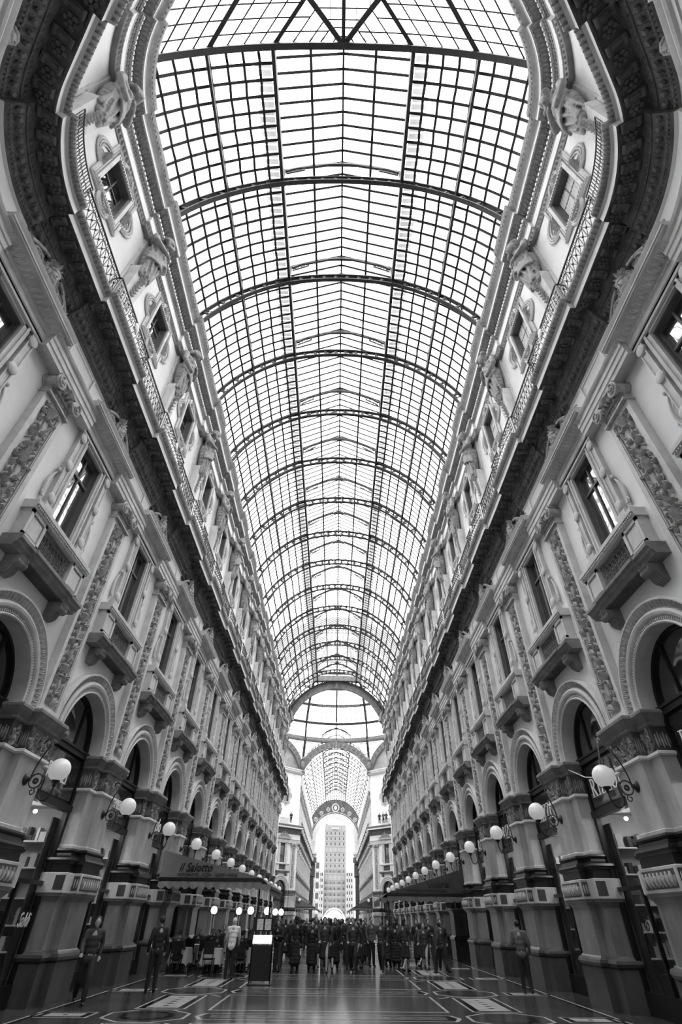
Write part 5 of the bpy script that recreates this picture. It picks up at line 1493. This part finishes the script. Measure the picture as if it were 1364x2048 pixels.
while len(spots)<96 and tries<9000:
    tries+=1
    y=27.2+34*(rp.random()**1.5); x=rp.uniform(-2.2-.012*y,4.9)
    if y>60: continue
    if x>2.5 and y>33.2: x=rp.uniform(-3.2,2.4)
    if all(math.hypot(x-a,y-b_)>.50 for a,b_ in spots): spots.append((x,y))
spots.sort(key=lambda p:p[0]/p[1])
for i,(x,y) in enumerate(spots):
    d,pp=PP[rp.randrange(6)]; o=place('person',pp,(x,y,0),rp.choice([0,PI,rp.uniform(-1,1),PI+rp.uniform(-1,1)]),'person in %s, %s from the left in the central crowd'%(d,nth(i+1)),'person','people crowding the arcade'); o.scale=(1,1,rp.uniform(.93,1.05))
place('person',white,(-3.75,24.4,0),PI,'white-haired person in a white shirt bending towards the menu stand','person')
for i,(x,y,a,d) in enumerate(((-6.3,17.2,.4,1),(6.15,20.9,2.9,3),(-5.35,20.1,3.6,0),(-6.1,22.9,.2,4))):
    place('person',PP[d][1],(x,y,0),a,['person in charcoal jacket walking beside the second left pier','person in grey jacket with a phone beside the third right pier','person in black jacket standing before the third left pier','person in charcoal top and skirt near the fourth left pier'][i],'person')
for i,(x,y) in enumerate(((8.3,106.4),(9.0,105.8),(9.5,105.2))): place('person',PP[(0,3,5)[i]][1],(x+.05,y+.0,15.37),-PI/4*0-.3,'%s of three people at the railing of the right octagon ledge'%('leftmost','middle','rightmost')[i],'person','people on the octagon ledge')
place('person',PP[0][1],(-8.3,106.4,15.37),.4,'lone dark figure at the railing of the left octagon ledge','person')
# ================================================================== restaurant furniture
def table():
    P=[]; m=MB(); m.lathe([(.26,0),(.26,.03),(.04,.06),(.04,.70),(.3,.72)],(0,0,0),'z',14); P.append(('pedestal',m.mesh('table_pedestal',['iron'],40)))
    m=MB(); n=32; vs=[];fs=[]
    lv=[(0,.755),(.40,.755),(.44,.74),(.45,.60),(.47,.42),(.49,.28)]
    for j,(r,z) in enumerate(lv):
        for i in range(n):
            a=2*PI*i/n; q=1+ (0 if j<2 else .06*(j-1)*sin(a*4+.5)*.5); c_=1/max(abs(cos(a)),abs(sin(a)))*.88 if j>0 else 1
            rr=r*(.6+.4*c_)*q; zz=z-(.10 if j==5 and (i%8)==4 else 0); vs.append((rr*cos(a),rr*sin(a),zz))
    fs=[(j*n+i,j*n+(i+1)%n,(j+1)*n+(i+1)%n,(j+1)*n+i) for j in range(len(lv)-1) for i in range(n)]; m.add(vs,fs)
    P.append(('tablecloth',m.mesh('white_tablecloth',['cloth'],50))); return P
def chair():
    P=[]; m=MB(); m.box(-.21,.21,-.21,.21,.43,.48); P.append(('seat',m.mesh('chair_seat',['shoe'])))
    m=MB(); m.box(-.21,.21,.19,.23,.60,.98); 
    for s in (1,-1): m.bar((s*.19,.2,.45),(s*.19,.23,.98),.03)
    P.append(('backrest',m.mesh('chair_back',['shoe'])))
    for sx in (1,-1):
        for sy in (1,-1): m=MB(); m.bar((sx*.18,sy*.18,0),(sx*.18,sy*.18,.44),.03); P.append(('leg',m.mesh('chair_leg',['shoe'])))
    return P
tb,ch=table(),chair()
T_=[(-6.3,27.4),(-4.9,27.0),(-3.75,27.8),(-5.6,29.4),(-4.3,29.9),(-6.5,30.6)]
tl=['front left','front middle','front right','rear middle','rear right','rear left']
for i,(x,y) in enumerate(T_):
    place('restaurant_table',tb,(x,y,0),.2*i,'%s table with white linen under the left awning'%tl[i],'table','tables under the left awning')
    for j,(dx,dy,a,sn) in enumerate(((0,-.72,PI,'near'),(0,.72,0,'far'))):
        place('dining_chair',ch,(x+dx,y+dy,0),a,'dark chair on the %s side of the %s linen table'%(sn,tl[i]),'chair','dark restaurant chairs')
        if (i+j)%2==0: place('person',diner,(x+dx,y+dy+(.02 if j else -.02),0),a if True else 0,'seated diner in dark top on the %s side of the %s linen table'%(sn,tl[i]),'person','seated diners')
def postlamp(r=.155):
    P=[]; m=MB(); m.lathe([(.15,0),(.15,.03),(.03,.07),(.02,.2),(.02,1.78),(.045,1.80),(.06,1.85)],(0,0,0),'z',10); P.append(('pole',m.mesh('post_lamp_pole',['iron'],40)))
    m=MB(); m.ell((0,0,1.99),r,18,12); P.append(('globe',m.mesh('post_lamp_globe',['globelit'],80))); return P
pl=postlamp()
for i,(x,y) in enumerate(((-5.67,30),(-4.9,32.8),(-3.94,30.2),(-3.3,31.6),(-3.30,36),(-3.0,36.4))): place('post_lamp',pl,(x,y,0),0,'%s lit globe lamp on a thin post from the left, under the left awning'%nth(i+1),'lamp','lit globe post lamps')
def menu():
    P=[]; m=MB(); m.bar((-.35,0,0),(-.35,0,1.75),.04); m.bar((.35,0,0),(.35,0,1.75),.04); m.box(-.38,.38,-.03,.03,1.36,1.74); m.box(-.4,.4,-.2,.2,0,.03); m.box(-.36,.36,-.02,.02,.1,1.0); P.append(('stand',m.mesh('menu_stand_frame',['frame'])))
    m=MB(); X_=Matrix.Translation((0,-.08,1.15))@Matrix.Rotation(-.5,4,'X'); m.X=X_; m.box(-.33,.33,-.02,.02,-.12,.12); m.cur=1
    for c in (-.15,.17): m.add([(c-.13+.26*i/8,-.024,.12-.16*abs(sin(i*.5+c*4))) for i in range(9)]+[(c+.13,-.024,-.1),(c-.13,-.024,-.1)],[tuple(range(11))])
    P.append(('lit_panel',m.mesh('menu_lit_panel',['screen','globelit'])))
    for x in (-.13,.15): m=MB(); m.box(x-.11,x+.11,-.045,-.035,1.40,1.70); P.append(('menu_sheet',m.mesh('menu_sheet',['paper'])))
    return P
place('menu_stand',menu(),(-2.40,22.6,0),0,'black menu stand with lit panel and two printed sheets','menu stand')
def napkin_pillar():
    m=MB(); m.lathe([(.10,0),(.12,.5),(.10,.95),(.13,1.0)],(0,0,0),'z',9); return m.mesh('folded_parasol_cover',['cloth'],40)
def pot():
    P=[]; m=MB(); m.lathe([(.14,0),(.2,.45),(.22,.5),(.17,.5)],(0,0,0),'z',14); P.append(('pot',m.mesh('flower_pot',['shoe'],40)))
    m=MB(); rg=random.Random(2)
    for i in range(40):
        a=rg.uniform(0,6.28);r=rg.uniform(.02,.3);z=rg.uniform(.6,1.55); m.tube([(0,0,.45),(r*.5*cos(a),r*.5*sin(a),(z+.45)/2),(r*cos(a),r*sin(a),z)],.006,3); m.ell((r*cos(a),r*sin(a),z),(.035,.035,.03),5,4,mi=1)
    P.append(('flowers',m.mesh('white_flowers',['trous','cloth']))); return P
place('flower_pot',pot(),(-5.2,30.6,0),0,'potted white flowers beside the leftmost post lamp','plant')
# bookshop notice, sale sign, loose cable
m=MB(); 
m.box(-.012,0,-.14,.14,1.28,1.52); m.tube([(-.006,.10*cos(t),1.66+.10*sin(t)) for t in [2*PI*q/20 for q in range(20)]],.012,5,closed=True); m.bar((-.006,-.07,1.60),(-.006,.07,1.72),.014)
for q in (0,1,2): m.box(-.01,0,-.12,.12,1.84+q*.05,1.855+q*.05)
o=place('door_notice',m.mesh('no_smoking_notice',['letterd']),(7.845,15.62,0),PI,'black no-smoking notice stuck on the bookshop window','notice')
me=ptype('Saldi',.42,.4,.01,.7)
for v in me.vertices: a,b_,c=v.co; v.co=(.01+c,a,b_)
me.materials.clear(); me.materials.append(M['goodsl'])
place('sale_lettering',me,(-7.85,16.2,1.62),0,'slanting script sale lettering behind the second left shop window','sign')
m=MB(); pts=[(7.0,13.55,5.35),(7.1,13.9,5.05),(7.25,14.4,4.86),(7.35,15.0,4.80),(7.4,15.7,4.95),(7.4,16.3,5.2),(7.35,17.0,5.5)]; m.tube(pts,.018,6); place('hanging_cable',m.mesh('white_cable',['cloth'],60),(0,0,0),0,'loose white cable sagging between the first two right piers','cable')
# maintenance gantries on the roof
for sd,sn in ((-1,'left'),(1,'right')):
    m=MB(); q=[(sd*x,9.3,prof(x)+z) for x,z in ((4.2,1.2),(4.9,1.3),(5.6,1.4),(6.3,1.5),(7.0,1.55),(7.7,1.6))]
    for off in ((0,0),(.55,.1)):
        for a,b_ in zip(q[:-1],q[1:]): m.bar((a[0],a[1]+off[0],a[2]+off[1]),(b_[0],b_[1]+off[0],b_[2]+off[1]),.07)
    for a,b_ in zip(q[:-1],q[1:]): m.bar(a,(b_[0],b_[1]+.55,b_[2]+.1),.05); m.bar(a,(a[0],a[1]+.55,a[2]+.1),.05)
    for a in (q[0],q[-1]): m.bar(a,(a[0],a[1],prof(a[0])+.33),.05)
    place('maintenance_gantry',m.mesh('roof_gantry',['steel']),(0,0,0),0,'faint lattice gantry lying on the %s slope of the glass roof'%sn,'gantry','gantries on the roof')
# ---------------- camera, sky, view
def setup_camera():
    cam=bpy.data.cameras.new('camera'); o=bpy.data.objects.new('camera',cam); C.objects.link(o)
    cam.sensor_fit='VERTICAL'; cam.sensor_height=36; cam.lens=36*960/2048; cam.clip_end=2000; cam.clip_start=.05
    p=math.radians(40.29); yw=math.radians(.199); rl=math.radians(.624)
    Fh=Vector((sin(yw),cos(yw),0)); Rt=Vector((cos(yw),-sin(yw),0))
    F=Fh*cos(p)+Vector((0,0,sin(p))); U=-Fh*sin(p)+Vector((0,0,cos(p)))
    # image roll: measured points are rotated clockwise by rl
    R2=Rt*cos(rl)+U*sin(rl); U2=U*cos(rl)-Rt*sin(rl)
    Mx=Matrix(((R2.x,U2.x,-F.x),(R2.y,U2.y,-F.y),(R2.z,U2.z,-F.z)))
    o.matrix_world=Matrix.Translation((.107,0,1.72))@Mx.to_4x4()
    SC.camera=o
setup_camera()
w=bpy.data.worlds.new('sky'); SC.world=w; w.use_nodes=True; nt=w.node_tree; N=nt.nodes; L=nt.links
bg=N['Background']; tc=N.new('ShaderNodeTexCoord'); sp=N.new('ShaderNodeSeparateXYZ'); mr=N.new('ShaderNodeMapRange')
L.new(tc.outputs['Generated'],sp.inputs[0]); L.new(sp.outputs['Z'],mr.inputs['Value'])
mr.inputs['From Min'].default_value=0; mr.inputs['From Max'].default_value=1; mr.inputs['To Min'].default_value=.42; mr.inputs['To Max'].default_value=2.3
bg.inputs['Color'].default_value=(1,1,1,1); L.new(mr.outputs['Result'],bg.inputs['Strength'])
vs=SC.view_settings; SC.display_settings.display_device='sRGB'; vs.view_transform='Standard'; vs.look='None'; vs.exposure=1.85; vs.gamma=1; vs.use_curve_mapping=False
cy=SC.cycles
cy.max_bounces=7; cy.diffuse_bounces=2; cy.glossy_bounces=3; cy.transparent_max_bounces=14; cy.transmission_bounces=3; cy.sample_clamp_indirect=6
cy.use_denoising=True
try: cy.denoiser='OPENIMAGEDENOISE'
except Exception: pass
